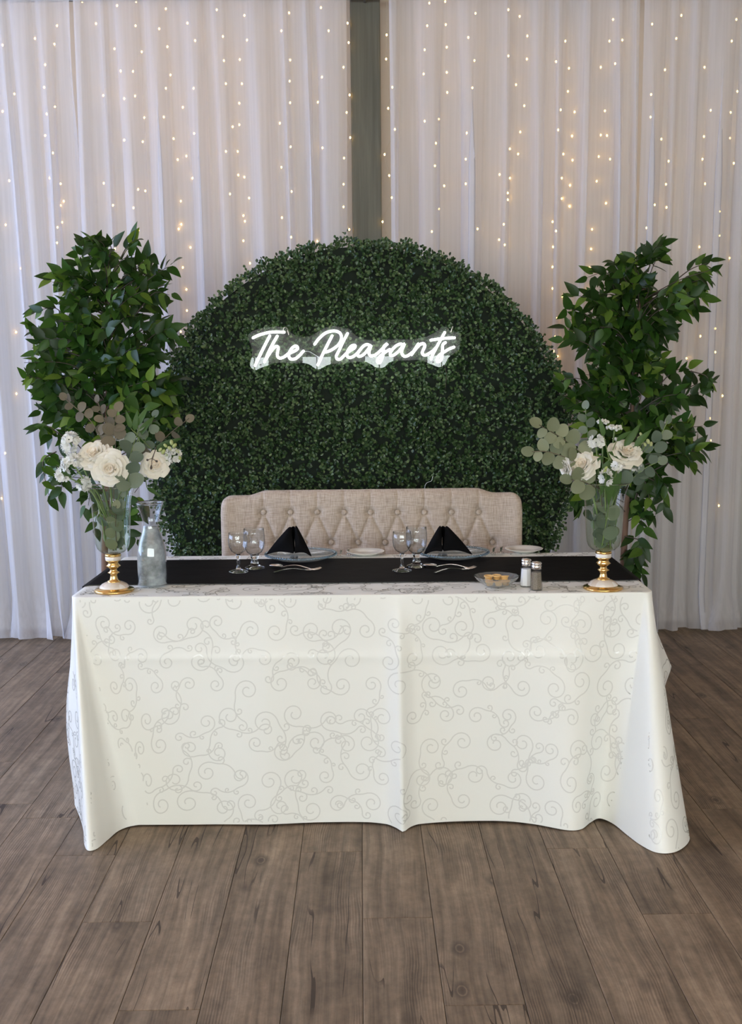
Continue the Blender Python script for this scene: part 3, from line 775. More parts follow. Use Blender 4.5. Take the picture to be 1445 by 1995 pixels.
def ribbon(pts3, nrm3):
    n = len(pts3)
    if n < 2: return
    vs = []
    for i in range(n):
        t = pts3[min(i+1, n-1)]-pts3[max(i-1, 0)]; s = t.cross(nrm3[i])
        s = s.normalized()*HWID if s.length > 1e-9 else Vector((HWID, 0, 0)); c = pts3[i]+nrm3[i]*.0009
        vs += [c-s, c+s]
    sc.add(vs, [(2*i, 2*i+1, 2*i+3, 2*i+2) for i in range(n-1)])
def flush(buf):
    if len(buf) > 1: ribbon([b[0] for b in buf], [b[1] for b in buf])
for ln in skirt_lines:
    buf = []
    for s_, d_ in ln:
        t = d_/.745
        if 0.012 < t < .992 and .02 < s_ < P5-.02:
            p0 = cloth(s_, t); pu = cloth(s_+.003, t)-p0; pv = cloth(s_, t+.004)-p0
            n_ = pv.cross(pu); n_ = -n_.normalized() if n_.length > 1e-12 else Vector((0, -1, 0))
            if pu.length < .0014: flush(buf); buf = []; continue
            out_ = Vector((p0.x-cxw, (p0.y-cyw)*2.4, 0))
            if n_.dot(out_) < 0: n_ = -n_
            buf.append((p0, n_))
        else: flush(buf); buf = []
    flush(buf)
for ln in top_lines:
    buf = []
    for x, y in ln:
        if abs(x) < HA-.015 and .012 < y < DP-.012: X_, Y_ = TL(x, y); buf.append((Vector((X_, Y_, TZ+.0004)), Vector((0, 0, 1))))
        else: flush(buf); buf = []
    flush(buf)
so = sc.build('scroll_embroidery', M['scroll'], cl_root, True, True); so['kind'] = 'stuff'

# ------------------------------------------------------------------ black runner
RZ = TZ+.0045
ra, rb_ = .185, .655
def runner(i, j):
    u = i/90; v = j/16
    s = -HA-.03+u*(2*HA+.06); y = ra+(rb_-ra)*v
    y += .004*math.sin(s*7+v*2)*(1-v) 
    if abs(s) <= HA+.006: x, z = s, RZ+.0012*max(0, noise.noise((s*4, y*6, 2)))
    else:
        sg = 1 if s > 0 else -1; d = abs(s)-HA-.006
        q = cloth(P1-y if sg < 0 else P4+y, min(.9, d/.745))
        X, Y = TL(0, y); return (q.x+sg*.006, Y, min(RZ, q.z+.003))
    if abs(s) > HA-.012: z -= .000
    X, Y = TL(x, y); return (X, Y, z)
ru = MB().grid(91, 17, runner).build('table_runner', M['black'])
tag(ru, 'black satin runner laid lengthwise across the ivory tablecloth', 'table runner')
RT = RZ+.0016                                     # where things stand on the runner

# ================================================================== TABLEWARE
def on(px, py, z): p = PZ(px, py, z); return Vector((p.x, p.y, z))
def goblet_pair():
    def make(name, label, prof, foot):
        t = thing(name, label, 'glass', (0, 0, 0), None)
        bowl, stem, ft = prof
        MB().lathe(bowl, 40, cap=False).build('bowl', M['goblet'], t)
        MB().lathe(stem, 24).build('stem', M['glass'], t)
        MB().lathe(ft, 40).build('foot', M['glass'], t)
        return t
    wine = ([(.004, .062), (.014, .066), (.024, .074), (.031, .087), (.0335, .102), (.0335, .115), (.0322, .128), (.0305, .1385), (.0300, .1385), (.0316, .128), (.0328, .115), (.0328, .102), (.0302, .0878), (.0232, .0755), (.0135, .0678), (.0, .065)],
            [(.0105, .004), (.0075, .012), (.0055, .024), (.0052, .045), (.0062, .055), (.0085, .063)],
            [(.033, 0), (.0335, .0015), (.0325, .0035), (.022, .0055), (.011, .009), (.008, .0135)])
    water = ([(.006, .048), (.016, .050), (.027, .058), (.0345, .073), (.0372, .092), (.0375, .112), (.0365, .130), (.0352, .1435), (.0346, .1435), (.0358, .130), (.0367, .112), (.0364, .092), (.0337, .0738), (.0262, .0593), (.0155, .0515), (.0, .050)],
             [(.013, .006), (.0125, .016), (.0145, .020), (.0125, .024), (.0115, .034), (.0140, .041), (.0155, .049)],
             [(.0345, 0), (.035, .002), (.0335, .005), (.022, .0085), (.0145, .013), (.0130, .017)])
    return make('wine_goblet', 'x', wine, 0), make('water_goblet', 'x', water, 0)
wg, ag = goblet_pair()
G1 = 'wine goblets at the two place settings'; G2 = 'water goblets at the two place settings'
wg2, ag2 = copy_tree(wg), copy_tree(ag)
for o, (px, py), lab, gr in ((wg, (464.5, 1114), 'small stemmed wine goblet at the place setting nearer the carafe', G1), (wg2, (783, 1112), 'small stemmed wine goblet at the place setting nearer the salt shaker', G1),
                             (ag, (496, 1107), 'thick short-stemmed water goblet at the place setting nearer the carafe', G2), (ag2, (811, 1104), 'thick short-stemmed water goblet at the place setting nearer the salt shaker', G2)):
    o.location = on(px, py, RT); tag(o, lab, 'glass', gr)
# chargers
ch = thing('charger_plate', 'beaded clear glass charger plate under the napkin nearer the carafe', 'plate', (0, 0, 0), 'glass charger plates')
CRD = .128
MB().lathe([(.0, .0035), (.088, .0035), (.096, .006), (.118, .013), (CRD, .0185), (CRD, .0165), (.118, .0095), (.097, .0022), (.088, 0), (.0, 0)], 72, cap=False).build('plate', M['charger'], ch)
bd = MB(); ch_pl = ch.children[0]
for i in range(72):
    a = 2*PI*i/72; bd.sphere(((CRD+.0025)*math.cos(a), (CRD+.0025)*math.sin(a), .0185), .0050, 8, 6)
bd.build('beaded_rim', M['bead'], ch_pl)
ch2 = copy_tree(ch); tag(ch2, 'beaded clear glass charger plate under the napkin nearer the salt shaker', 'plate', 'glass charger plates')
ch.location = on(586, 1088, RT); ch2.location = on(883, 1084, RT)
# napkins folded as tents
def napkin(base, pa, label, mirror=False):
    t = tag(empty('folded_napkin', base), label, 'napkin', 'black napkins standing on the chargers')
    def W(px, py, dy): p = PY(px, py, base.y+dy); return p-base
    aL, aR, cL, cR, mid = [W(px, py, dy) for px, py, dy in pa]
    apb = (aL+aR)/2+Vector((0, .03, -.004)); rear = Vector((apb.x, .085, .004))
    def flap(ap, cor, mid, nm):
        n, m = 12, 12
        def fn(i, j):
            u, v = i/(n-1), j/(m-1)               # v apex->bottom, u centre->outer corner
            bot = mid*(1-u)+cor*u
            bot = bot+Vector((0, 0, .010*math.sin(PI*u)))
            top = ap+(cor-mid)*(.045*u)
            q = top*(1-v)+bot*v
            q += Vector((0, -.016*math.sin(PI*u)*math.sin(PI*min(1, v*1.1)), .004*math.sin(PI*v)))
            if v < .08: q.z -= .003*(1-v/.08)**2*abs(u-.5)
            return q
        o = MB().grid(n, m, fn).build(nm, M['napkin'], t)
        s = o.modifiers.new('thick', 'SOLIDIFY'); s.thickness = .004; s.offset = 0
        b = o.modifiers.new('sub', 'SUBSURF'); b.levels = 1; b.render_levels = 1
    flap(aL, cL, mid, 'front_flap'); flap(aR, cR, mid+Vector((.001, .004, 0)), 'front_flap')
    flap(apb, cL+Vector((.006, .012, 0)), rear, 'rear_flap'); flap(apb, cR+Vector((-.006, .012, 0)), rear+Vector((.002, 0, 0)), 'rear_flap')
    return t
b1 = ch.location+Vector((0, 0, .0045)); b2 = ch2.location+Vector((0, 0, .0045))
napkin(b1, [(566.5, 1026, 0), (575.5, 1024, .002), (516, 1082, -.025), (608, 1085.5, -.035), (573, 1079, -.055)], 'black napkin folded into a peaked tent on the charger nearer the carafe')
napkin(b2, [(858, 1024, 0), (868, 1024.5, .002), (822, 1085, -.035), (922, 1082, -.028), (862, 1075, -.05)], 'black napkin folded into a peaked tent on the charger nearer the salt shaker')
# bread plates
bp = thing('bread_plate', 'white china bread plate between the two place settings', 'plate', (0, 0, 0), 'white bread plates')
MB().lathe([(.0, .004), (.040, .004), (.047, .0075), (.071, .0135), (.0735, .0135), (.072, .0115), (.050, .0045), (.046, .001), (.044, 0), (.0, 0)], 56, cap=False).build('dish', M['china'], bp)
MB().lathe([(.0405, .0045), (.0425, .0052), (.0445, .0062), (.0425, .0042)], 56, cap=False).build('well_ring', M['china'], bp)
bp2 = copy_tree(bp); tag(bp2, 'white china bread plate at the table end behind the salt and pepper', 'plate', 'white bread plates')
bp.location = on(712, 1080, TZ+.0015); bp2.location = on(1020, 1074.5, TZ+.0015)
# cutlery: built along +X, head at the +X end
def flat_handle(mb, x0, x1, w0, w1, th, zf):
    n = 14
    mb.grid(n, 5, lambda i, j: (x0+(x1-x0)*i/(n-1), [(-1), 0, 1, 0, -1][j]*(w0+(w1-w0)*i/(n-1)), zf(i/(n-1))+[0, th, 0, -th, 0][j]))
def make_spoon(ln=.165):
    t = thing('dessert_spoon', 'x', 'spoon', (0, 0, 0)); h = MB(); flat_handle(h, 0, ln*.70, .0075, .0032, .0011, lambda f: .002+.011*math.sin(PI*min(1, f*.95))**1.3)
    h.build('handle', M['steel'], t)
    b = MB(); n, m = 14, 9
    def fn(i, j):
        u = i/(n-1); v = -1+2*j/(m-1); x = ln*.69+ln*.31*u; wv = .0175*math.sin(PI*(.06+.94*u)**.8)**.6+.0008
        return (x, v*wv, .0036+.0065*v*v*math.sin(PI*u)**.5+.003*(1-math.sin(PI*u)))
    ob = b.grid(n, m, fn).build('bowl', M['steel'], t); s = ob.modifiers.new('thick', 'SOLIDIFY'); s.thickness = .0012
    return t
def make_fork(name='fork', ln=.17):
    t = thing(name, 'x', 'fork', (0, 0, 0)); h = MB(); flat_handle(h, 0, ln*.66, .0075, .003, .0011, lambda f: .002+.009*math.sin(PI*min(1, f*.95))**1.3)
    h.build('handle', M['steel'], t)
    b = MB(); b.grid(10, 5, lambda i, j: (ln*.65+ln*.13*i/9, (-1+j/2)*(.003+.0085*math.sin(PI/2*(i/9))**1.2), .0035-.0005*i/9))
    hd = b.build('head', M['steel'], t); s = hd.modifiers.new('thick', 'SOLIDIFY'); s.thickness = .0014
    for k in range(4):
        y = -.0098+k*.0065
        MB().tube([(ln*.775, y, .003), (ln*.86, y, .0022), (ln*.94, y*.98, .0042), (ln, y*.95, .008)], [.0021, .0021, .0019, .0012], 6).build('tine', M['steel'], hd)
    return t
sp = make_spoon(); fk = make_fork('dessert_fork'); f1 = make_fork('dinner_fork', .18)
def put(o, tail, head, z, lab, cat, grp):
    a, b = on(*tail, z), on(*head, z); o.location = a; o.rotation_euler = (0, 0, math.atan2(b.y-a.y, b.x-a.x)); tag(o, lab, cat, grp)
sp2, fk2 = copy_tree(sp), copy_tree(fk)
put(sp, (607, 1109.5), (532, 1105.5), RT, 'dessert spoon crossed with a fork before the charger nearer the carafe', 'spoon', 'dessert spoons')
put(sp2, (913, 1107), (841, 1105), RT, 'dessert spoon crossed with a fork before the charger nearer the salt shaker', 'spoon', 'dessert spoons')
put(fk, (533, 1115.5), (613, 1110.5), RT, 'dessert fork crossed with a spoon before the charger nearer the carafe', 'fork', 'dessert forks')
put(fk2, (846, 1116.5), (927, 1107), RT, 'dessert fork crossed with a spoon before the charger nearer the salt shaker', 'fork', 'dessert forks')
for k, (a, b, lab) in enumerate((((668, 1071), (656, 1098), 'dinner fork touching the charger nearer the carafe'), ((681, 1069.5), (672, 1097.5), 'dinner fork beside the bread plate between the place settings'),
                                 ((965, 1067), (953, 1093), 'dinner fork touching the charger nearer the salt shaker'), ((978, 1066), (971, 1092), 'dinner fork beside the bread plate behind the salt and pepper'))):
    o = f1 if k == 0 else copy_tree(f1); put(o, a, b, RT+.0005, lab, 'fork', 'dinner forks'); 
# carafe
cf = thing('water_carafe', 'clear glass carafe of cold misted water beside the vase', 'carafe', on(297.5, 1139, RZ+.001))
CP = [(.0485, .0), (.0495, .006), (.0488, .04), (.0472, .09), (.0455, .118), (.0400, .145), (.0320, .168), (.0265, .188), (.0250, .204), (.0268, .218), (.0320, .238), (.0390, .258), (.0425, .267), (.0438, .2705), (.0432, .2735)]
MB().lathe(CP+[(r-.0022, z) for r, z in reversed(CP[1:])]+[(.0, .006)], 48, cap=False).build('glass_body', M['goblet'], cf)
MB().lathe([(.0, .004), (.0470, .004), (.0472, .008), (.0464, .04), (.0448, .09), (.0431, .118), (.0376, .145), (.0296, .168), (.0241, .188), (.0238, .192), (.0, .192)], 48, cap=False).build('water', M['cwater'], cf)
MB().lathe([(.0425, .2665), (.0445, .2700), (.0435, .2745), (.0412, .2735), (.0408, .268)], 48, cap=False).build('rim', M['glass'], cf)
# glass bowl with butter tubs
bw = thing('glass_bowl', 'small scalloped clear glass bowl at the front edge of the table', 'bowl', on(967, 1143.5, TZ+.001))
bp_ = [(.0, .002), (.026, .002), (.034, .005), (.050, .014), (.062, .024), (.071, .036), (.0722, .037), (.0695, .0355), (.0605, .0255), (.049, .0165), (.033, .0085), (.026, .0055), (.0, .0055)]
MB().lathe(bp_, 96, cap=False, scallop=.022, k=2).build('bowl_body', M['bowl'], bw)
tub = MB().lathe([(.0095, 0), (.0125, .011), (.0150, .0115), (.0150, .0135), (.0112, .0140), (.0105, .0128), (.0, .0128)], 20, cap=False).mesh('tub'); tub.materials.append(M['butter'])
for k, (dx, dy, dz, rx, lab) in enumerate(((-.024, -.012, .008, .08, 'golden butter tub low in the glass bowl, on the carafe side'), (.004, -.020, .0075, -.05, 'golden butter tub at the front of the glass bowl'), (.028, -.008, .009, .1, 'golden butter tub low in the glass bowl, next to the salt shaker'),
        (-.022, .018, .0095, -.1, 'golden butter tub at the back of the glass bowl'), (.020, .022, .010, .1, 'golden butter tub tucked at the back of the bowl near the shakers'),
        (-.026, .002, .0235, .12, 'golden butter tub on top of the pile, on the carafe side'), (.001, .006, .0245, .1, 'golden butter tub on top of the pile, in the middle'), (.026, .002, .0225, -.15, 'golden butter tub with a bright lid on top of the pile'))):
    o = inst('butter_tub', tub, None, bw.location+Vector((dx, dy, dz)), Matrix.Rotation(rx, 3, 'X')); tag(o, lab, 'butter tub', 'butter tubs in the glass bowl')
# shakers
def shaker(px, py, lab, cat_mat, nm):
    t = thing(nm, lab, 'shaker', on(px, py, TZ+.001))
    oct_ = lambda prof, s=0: MB().lathe(prof, 8, cap=False)
    b = oct_([(.0, 0), (.0195, 0), (.0205, .004), (.0165, .066), (.0145, .070)]); b.build('glass_body', M['goblet'], t, False)
    oct_([(.0, .003), (.0178, .003), (.0183, .006), (.0150, .058), (.0, .058)]).build('filling', cat_mat, t, False)
    MB().lathe([(.0150, .068), (.0158, .069), (.0158, .079), (.0148, .080), (.0162, .082), (.0166, .086), (.0135, .0905), (.0, .0925)], 28, cap=False).build('lid', M['chrome'], t)
    return t
shaker(1024.5, 1142, 'octagonal glass salt shaker with chrome lid and white salt', M['salt'], 'salt_shaker')
shaker(1044.5, 1149, 'octagonal glass pepper shaker with chrome lid and brown ground pepper', M['pepper'], 'pepper_shaker')

# ================================================================== FICUS TREES
def leaf_mesh(name, ln, wd, mat, fold=.22, curl_=.12, power=1.0, rounded=False):
    rows = 13 if rounded else 7; mb = MB(); vs = []; fs = []
    for i in range(rows):
        u = i/(rows-1)
        if rounded: hw = wd/2*math.sqrt(max(0, 1-(2*u-1)**2))*(1.06-.16*u)
        else: hw = wd/2*math.sin(PI*u**.72)**.9*(1-.25*u)
        z = -curl_*ln*u*u
        ub = (1-math.cos(PI*u))/2 if rounded else u; u = ub; hw = wd/2*math.sqrt(max(0, 1-(2*u-1)**2))*(1.06-.16*u) if rounded else hw; z = -curl_*ln*u*u
        vs += [(-hw, u*ln, z+fold*hw), (0, u*ln, z), (hw, u*ln, z+fold*hw)]
    for i in range(rows-1):
        a = i*3; fs += [(a, a+1, a+4, a+3), (a+1, a+2, a+5, a+4)]
    mb.add(vs, fs); me = mb.mesh(name); me.materials.append(mat); return me
fic_leaf = leaf_mesh('leaf', .080, .042, M['ficus'])
def frame(d, nrm):                                 # +Y along d, +Z near nrm
    d = d.normalized(); x = d.cross(nrm); x = x.normalized() if x.length > 1e-5 else Vector((1, 0, 0)); z = x.cross(d)
    return Matrix((x, d, z)).transposed()
def inside(poly, x, z):
    c = False; n = len(poly); j = n-1
    for i in range(n):
        xi, zi = poly[i]; xj, zj = poly[j]
        if (zi > z) != (zj > z) and x < (xj-xi)*(z-zi)/(zj-zi)+xi: c = not c
        j = i
    return c
def ficus(label, Yt, poly_px, trunk_px, seed, ymax, tips, extra, ntw):
    rr = random.Random(seed)
    poly = [(PY(a, b, Yt).x, PY(a, b, Yt).z) for a, b in poly_px]
    xs = [p[0] for p in poly]; zs = [p[1] for p in poly]
    tr = [PY(a, b, Yt) for a, b in trunk_px]
    base = Vector((tr[0].x, Yt, 0))
    t = thing('ficus_tree', label, 'tree', base)
    MB().lathe([(.0, .0), (.085, .0), (.10, .02), (.115, .20), (.122, .205), (.122, .225), (.108, .225), (.106, .19), (.0, .19)], 32, c=base, cap=False).build('pot', M['pot'], t, True, True)
    tp = [Vector((base.x, Yt, .18))]+tr
    MB().tube(catmull(tp, 6), [.017-.010*i/((len(tp)-1)*6) for i in range((len(tp)-1)*6+1)], 10).build('trunk', M['trunk'], t, True, True)
    axis = catmull(tp, 6)
    def near_axis(z): return min(axis, key=lambda p: abs(p.z-z))
    leaves = []; tw = MB()
    def twig(tip, start=None, n=8, strict=True, up=None):
        a = start or near_axis(tip.z-.12+.25*max(0, (1.15-tip.z)))
        mid = (a+tip)/2+Vector((rr.gauss(0, .02), rr.gauss(0, .02), rr.uniform(.0, .06)))
        path = catmull([a, mid, tip], 8); tw.tube(path, [.0030-.0020*i/16 for i in range(17)], 4)
        d = (path[-1]-path[-4]).normalized()
        L = (tip-a).length; k = 0
        for q in range(n):
            f = 1-q*.055*(.36/max(.2, L))
            if f < .3: break
            p = path[max(0, min(16, int(f*16)))]+Vector((rr.gauss(0, .006),)*3)
            sd = 1 if q % 2 else -1
            side = d.cross(Vector((0, -1, .2))); side = side.normalized() if side.length > 1e-4 else Vector((1, 0, 0))
            dd = d*(.9 if q else 1.4)+side*sd*(.95 if q else .2)+Vector((rr.gauss(0, .3), rr.gauss(-.15, .3), rr.gauss(-.15, .28)))
            nrm = Vector((rr.gauss(0, .55), -1+rr.gauss(0, .35), rr.gauss(.55, .5)))
            sc_ = rr.uniform(.72, 1.15); e = p+dd.normalized()*.078*sc_*.75
            if strict and not inside(poly, e.x, e.z): continue
            if p.y > ymax: continue
            leaves.append((p, frame(dd, nrm), sc_))
    n = 0
    while n < ntw:
        x, z = rr.uniform(min(xs), max(xs)), rr.uniform(min(zs), max(zs))
        if not inside(poly, x, z): continue
        y = min(ymax-.03, Yt-.03+rr.gauss(0, .10)); twig(Vector((x, y, z))); n += 1
    for a, b in tips:
        tip = PY(a, b, Yt-.06+rr.uniform(-.06, .04)); ax = near_axis(tip.z-.15); st = ax+(tip-ax)*.45
        twig(tip, st, 7, False)
    for (a, b), (c, d_) in extra:
        twig(PY(c, d_, Yt-.08), PY(a, b, Yt-.05), 8, False)
    leaves.sort(key=lambda q: q[0].y)
    for p, R, s_ in leaves[:300]: inst('leaf', fic_leaf, t, p-base, R, s_)
    rest = MB(); tv = [v.co.copy() for v in fic_leaf.vertices]; tf = [tuple(q.vertices) for q in fic_leaf.polygons]
    for p, R, s_ in leaves[300:]: rest.add([R @ (v*s_)+p for v in tv], tf)
    if rest.v: o = rest.build('foliage', M['ficus'], t, True, True); o['kind'] = 'stuff'
    o = tw.build('twigs', M['twig'], t, True, True); o['kind'] = 'stuff'
    return t
ficus('leafy green ficus tree with two upright tufts beside the hedge and carafe', 4.84,
 [(160,490),(185,462),(212,478),(235,510),(222,540),(240,545),(256,490),(272,478),(292,510),(330,525),(332,600),(330,640),(336,700),(350,770),(350,830),(310,870),(220,880),(150,860),(118,880),(128,955),(88,965),(80,910),(98,860),(86,790),(72,740),(68,700),(58,650),(50,625),(62,598),(98,604),(116,590),(108,560),(104,535),(138,530),(142,500)],
 [(204,1110), (206, 1000), (208, 880), (210, 740), (212, 600), (205, 520)], 12, 4.99,
 [(185,464),(163,476),(212,474),(266,466),(288,500),(328,520),(330,575),(60,612),(52,640),(70,690),(75,745),(105,540),(128,532),(110,590),(330,640),(335,660),(82,800),(100,845),(80,830),(345,740)],
 [((200,930),(160,955)),((205,960),(172,985)),((200,980),(184,1030)),((110,880),(95,965)),((125,900),(118,960)),((260,970),(272,1000)),((255,990),(268,1050)),((250,960),(255,990))], 195)
ficus('tall narrow green ficus tree with a bare brown stem behind the vase by the shakers', 4.84,
 [(1255,530),(1272,486),(1294,478),(1300,505),(1292,525),(1330,545),(1378,520),(1378,550),(1365,590),(1352,612),(1318,632),(1312,680),(1330,720),(1320,780),(1340,800),(1365,840),(1362,885),(1330,890),(1300,900),(1305,955),(1265,955),(1250,1010),(1225,990),(1215,940),(1150,975),(1115,970),(1105,900),(1098,790),(1095,750),(1140,715),(1128,670),(1108,655),(1108,600),(1128,575),(1152,562),(1150,545),(1190,535),(1198,512),(1235,505)],
 [(1214,1105), (1219, 1000), (1226, 880), (1236, 740), (1240, 620), (1262, 540)], 31, 4.99,
 [(1288,478),(1270,492),(1236,502),(1195,512),(1380,512),(1378,540),(1372,578),(1358,600),(1145,540),(1118,575),(1106,602),(1102,640),(1100,660),(1092,740),(1090,765),(1386,740),(1362,765),(1340,715),(1368,830),(1370,870),(1350,905),(1325,890)],
 [((1216,1045),(1250,1075)),((1218,1070),(1248,1120)),((1216,1080),(1236,1100)),((1250,930),(1268,1005)),((1260,930),(1295,985)),((1130,930),(1140,990)),((1150,940),(1128,975)),((1260,900),(1300,950)),((1330,720),(1380,745)),((1240,960),(1255,1025))], 195)

# ================================================================== VASES AND FLOWERS
def vase(px, py, label):
    b = on(px, py, TZ+.001); t = thing('footed_vase', label, 'vase', b, 'footed glass vases')
    MB().lathe([(.0, 0), (.060, 0), (.0635, .003), (.062, .0075), (.054, .0095), (.0485, .0135), (.0, .0135)], 56, cap=False).build('base_ring', M['brass'], t)
    MB().lathe([(.0475, .0125), (.046, .017), (.039, .024), (.030, .0285), (.021, .031), (.0, .031)], 48, cap=False).build('pearl_dome', M['pearl'], t)
    MB().lathe([(.0215, .0295), (.0205, .034), (.0135, .037), (.0125, .041), (.0115, .048), (.0110, .053), (.0120, .057), (.0195, .061), (.0120, .0655), (.0112, .070), (.0120, .074), (.0185, .0785), (.0235, .083), (.0165, .089), (.0172, .096), (.0225, .099), (.0235, .102)], 40).build('stem', M['brass'], t)
    MB().lathe([(.0225, .1015), (.0252, .1025), (.0252, .1135), (.0225, .1145)], 40).build('pearl_collar', M['pearl'], t)
    MB().lathe([(.0225, .114), (.0252, .1148), (.0256, .119), (.0235, .1225), (.0, .1225)], 40, cap=False).build('collar_ring', M['brass'], t)
    MB().lathe([(.0, .1225), (.022, .123), (.037, .128), (.049, .140), (.0545, .157), (.0568, .185), (.0590, .225), (.0605, .262), (.0630, .292), (.0680, .315), (.0760, .334), (.0785, .339)], 56, cap=False).build('glass_cup', M['vase_glass'], t); cup = t.children[-1]
    MB().lathe([(.0, .1245), (.021, .1250), (.036, .1298), (.0478, .1412), (.0532, .158), (.0555, .185), (.0577, .225), (.0592, .262), (.0, .262)], 48, cap=False).build('water', M['water'], t)
    MB().lathe([(.0772, .3380), (.0788, .3395), (.0778, .3410), (.0766, .3392)], 56, cap=False).build('rim', M['glass'], cup)
    return t
v1 = vase(223, 1151.5, 'brass-footed glass flower vase beside the carafe'); v2 = vase(1174, 1147, 'brass-footed glass flower vase beside the salt and pepper')
def petal_layer(R, r0, open_, h, half, lip, nm, mat, zb=0.0):
    n, m = 7, 6
    def fn(i, j):
        u = -1+2*i/(n-1); v = j/(m-1)
        wv = half*math.sin(PI*(.16+.62*v))**.8*(1 if v < .8 else 1-.35*(v-.8)/.2*u*u)
        a = u*wv; r = r0+open_*v**1.4+lip*max(0, v-.7)/.3*.5
        z = zb+(h-zb)*v-lip*max(0, v-.72)/.28*.55*(1+.4*u*u)-(.10*(h-zb)*u*u*v)
        return (R*r*math.cos(a), R*r*math.sin(a), R*z)
    me = MB().grid(n, m, fn).mesh(nm); me.materials.append(mat); return me
ROSE = [petal_layer(1, .02, .06, .735, 1.5, .03, 'petal', M['petal_in'], .56), petal_layer(1, .09, .08, .745, 1.0, .04, 'petal', M['petal_in'], .55), petal_layer(1, .16, .10, .75, .8, .05, 'petal', M['petal_in'], .52),
        petal_layer(1, .23, .12, .745, .7, .06, 'petal', M['petal_in'], .46), petal_layer(1, .28, .18, .73, .65, .08, 'petal', M['petal'], .36),
        petal_layer(1, .30, .29, .70, .66, .10, 'petal', M['petal'], .25), petal_layer(1, .30, .44, .64, .70, .14, 'petal', M['petal'], .12), petal_layer(1, .28, .61, .53, .74, .18, 'petal', M['petal']), petal_layer(1, .28, .74, .38, .78, .2, 'petal', M['petal'])]
CNT = [3, 4, 6, 7, 8, 8, 7, 7, 6]
HEART = MB().sphere((0, 0, .40), .30, 18, 10, .62).mesh('flower_heart'); HEART.materials.append(M['petal_in'])
def inside_vase(v, rr):
    a, r = rr.uniform(0, 2*PI), rr.uniform(.0, .030); return v.location+Vector((r*math.cos(a), r*math.sin(a), .132+rr.uniform(0, .015)))
def stem_path(p, v, rr):
    b = inside_vase(v, rr); k = v.location+Vector(((b.x-v.location.x)*-.6, rr.uniform(-.03, .02), .31))
    k.x = v.location.x+max(-.045, min(.045, (p.x-v.location.x)*.45)); k.y = v.location.y+max(-.04, min(.04, (p.y-v.location.y)*.5))
    return catmull([b, k, p], 8)
FS = random.Random(9)
def rose(v, px, py, dy, r, face, label, group):
    p = PY(px, py, v.location.y+dy); f = Vector(face).normalized()
    root = p-f*r*.42
    t = thing('rose', label, 'rose', v.location, group)
    q = f.to_track_quat('Z', 'Y').to_matrix(); ro = root-v.location
    for k, me in enumerate(ROSE):
        for i in range(CNT[k]):
            a = 2*PI*i/CNT[k]+k*.7+FS.uniform(-.15, .15)
            Rm = q @ Matrix.Rotation(a, 3, 'Z') @ Matrix.Rotation(FS.uniform(-.10, .10), 3, 'Y') @ Matrix.Rotation(FS.uniform(-.10, .10), 3, 'X')
            inst('petal', me, t, ro, Rm, r*FS.uniform(.94, 1.06))
    inst('flower_heart', HEART, t, ro, q, r)
    MB().tube(stem_path(root, v, FS), .0032, 7).build('stem', M['stem'], t, True, True)
    MB().sphere(root-f*.002, .009, 10, 6).build('calyx', M['stem'], t, True, True)
    return t
def floret_mesh(mat, ruffle=.3):
    mb = MB(); n = 5
    for k in range(n):
        a = 2*PI*k/n
        def fn(i, j):
            u = -1+2*i/3; v = j/3; w_ = .55*math.sin(PI*(.2+.6*v)); x = .15+.85*v; y = u*w_
            z = .35*v*v+ruffle*.35*math.sin(u*5+k)*v
            return (x*math.cos(a)-y*math.sin(a), x*math.sin(a)+y*math.cos(a), z)
        mb.grid(4, 4, fn)
    me = mb.mesh('floret'); me.materials.append(mat); return me
FLO = floret_mesh(M['white_petal'], .5); BUD = MB().sphere((0, 0, 0), 1, 8, 6, 1.5).mesh('bud'); BUD.materials.append(M['bud'])
TIP = MB().sphere((0, 0, 0), 1, 7, 5).mesh('floret'); TIP.materials.append(M['white_petal'])
def cluster(v, px, py, dy, rad, n, fs, label, group, name='stock_flower', me=None, flat=1.0, face=(0, -1, .3), buds=()):
    p = PY(px, py, v.location.y+dy); t = thing(name, label, 'flower', v.location, group); f = Vector(face).normalized()
    for i in range(n):
        d = Vector((FS.gauss(0, 1), FS.gauss(-.5, 1), FS.gauss(.15, 1))).normalized()
        if d.dot(f) < -.35: d = -d
        q = p+Vector((d.x*rad[0], d.y*rad[0], d.z*rad[1]*flat))*FS.uniform(.65, 1.0)
        inst('floret', me or FLO, t, q-v.location, d.to_track_quat('Z', 'Y').to_matrix() @ Matrix.Rotation(FS.uniform(0, 6), 3, 'Z'), fs*FS.uniform(.8, 1.2))
    for a, b in buds:
        q = PY(a, b, v.location.y+dy-.01); inst('bud', BUD, t, q-v.location, Matrix.Rotation(FS.uniform(-.8, .8), 3, 'Y'), FS.uniform(.0042, .0062))
        MB().tube([p, (p+q)/2+Vector((0, 0, .004)), q], .0011, 5).build('bud_stalk', M['stem'], t, True, True)
    MB().tube(stem_path(p, v, FS), .0026, 6).build('stem', M['stem'], t, True, True)
    return t
EUC = {k: leaf_mesh('leaf', 1, .92, M[k], .14, .14, rounded=True) for k in ('euc', 'euc_olive', 'euc_brown')}
LAN = leaf_mesh('leaf', 1, .30, M['green_leaf'], .3, .25)
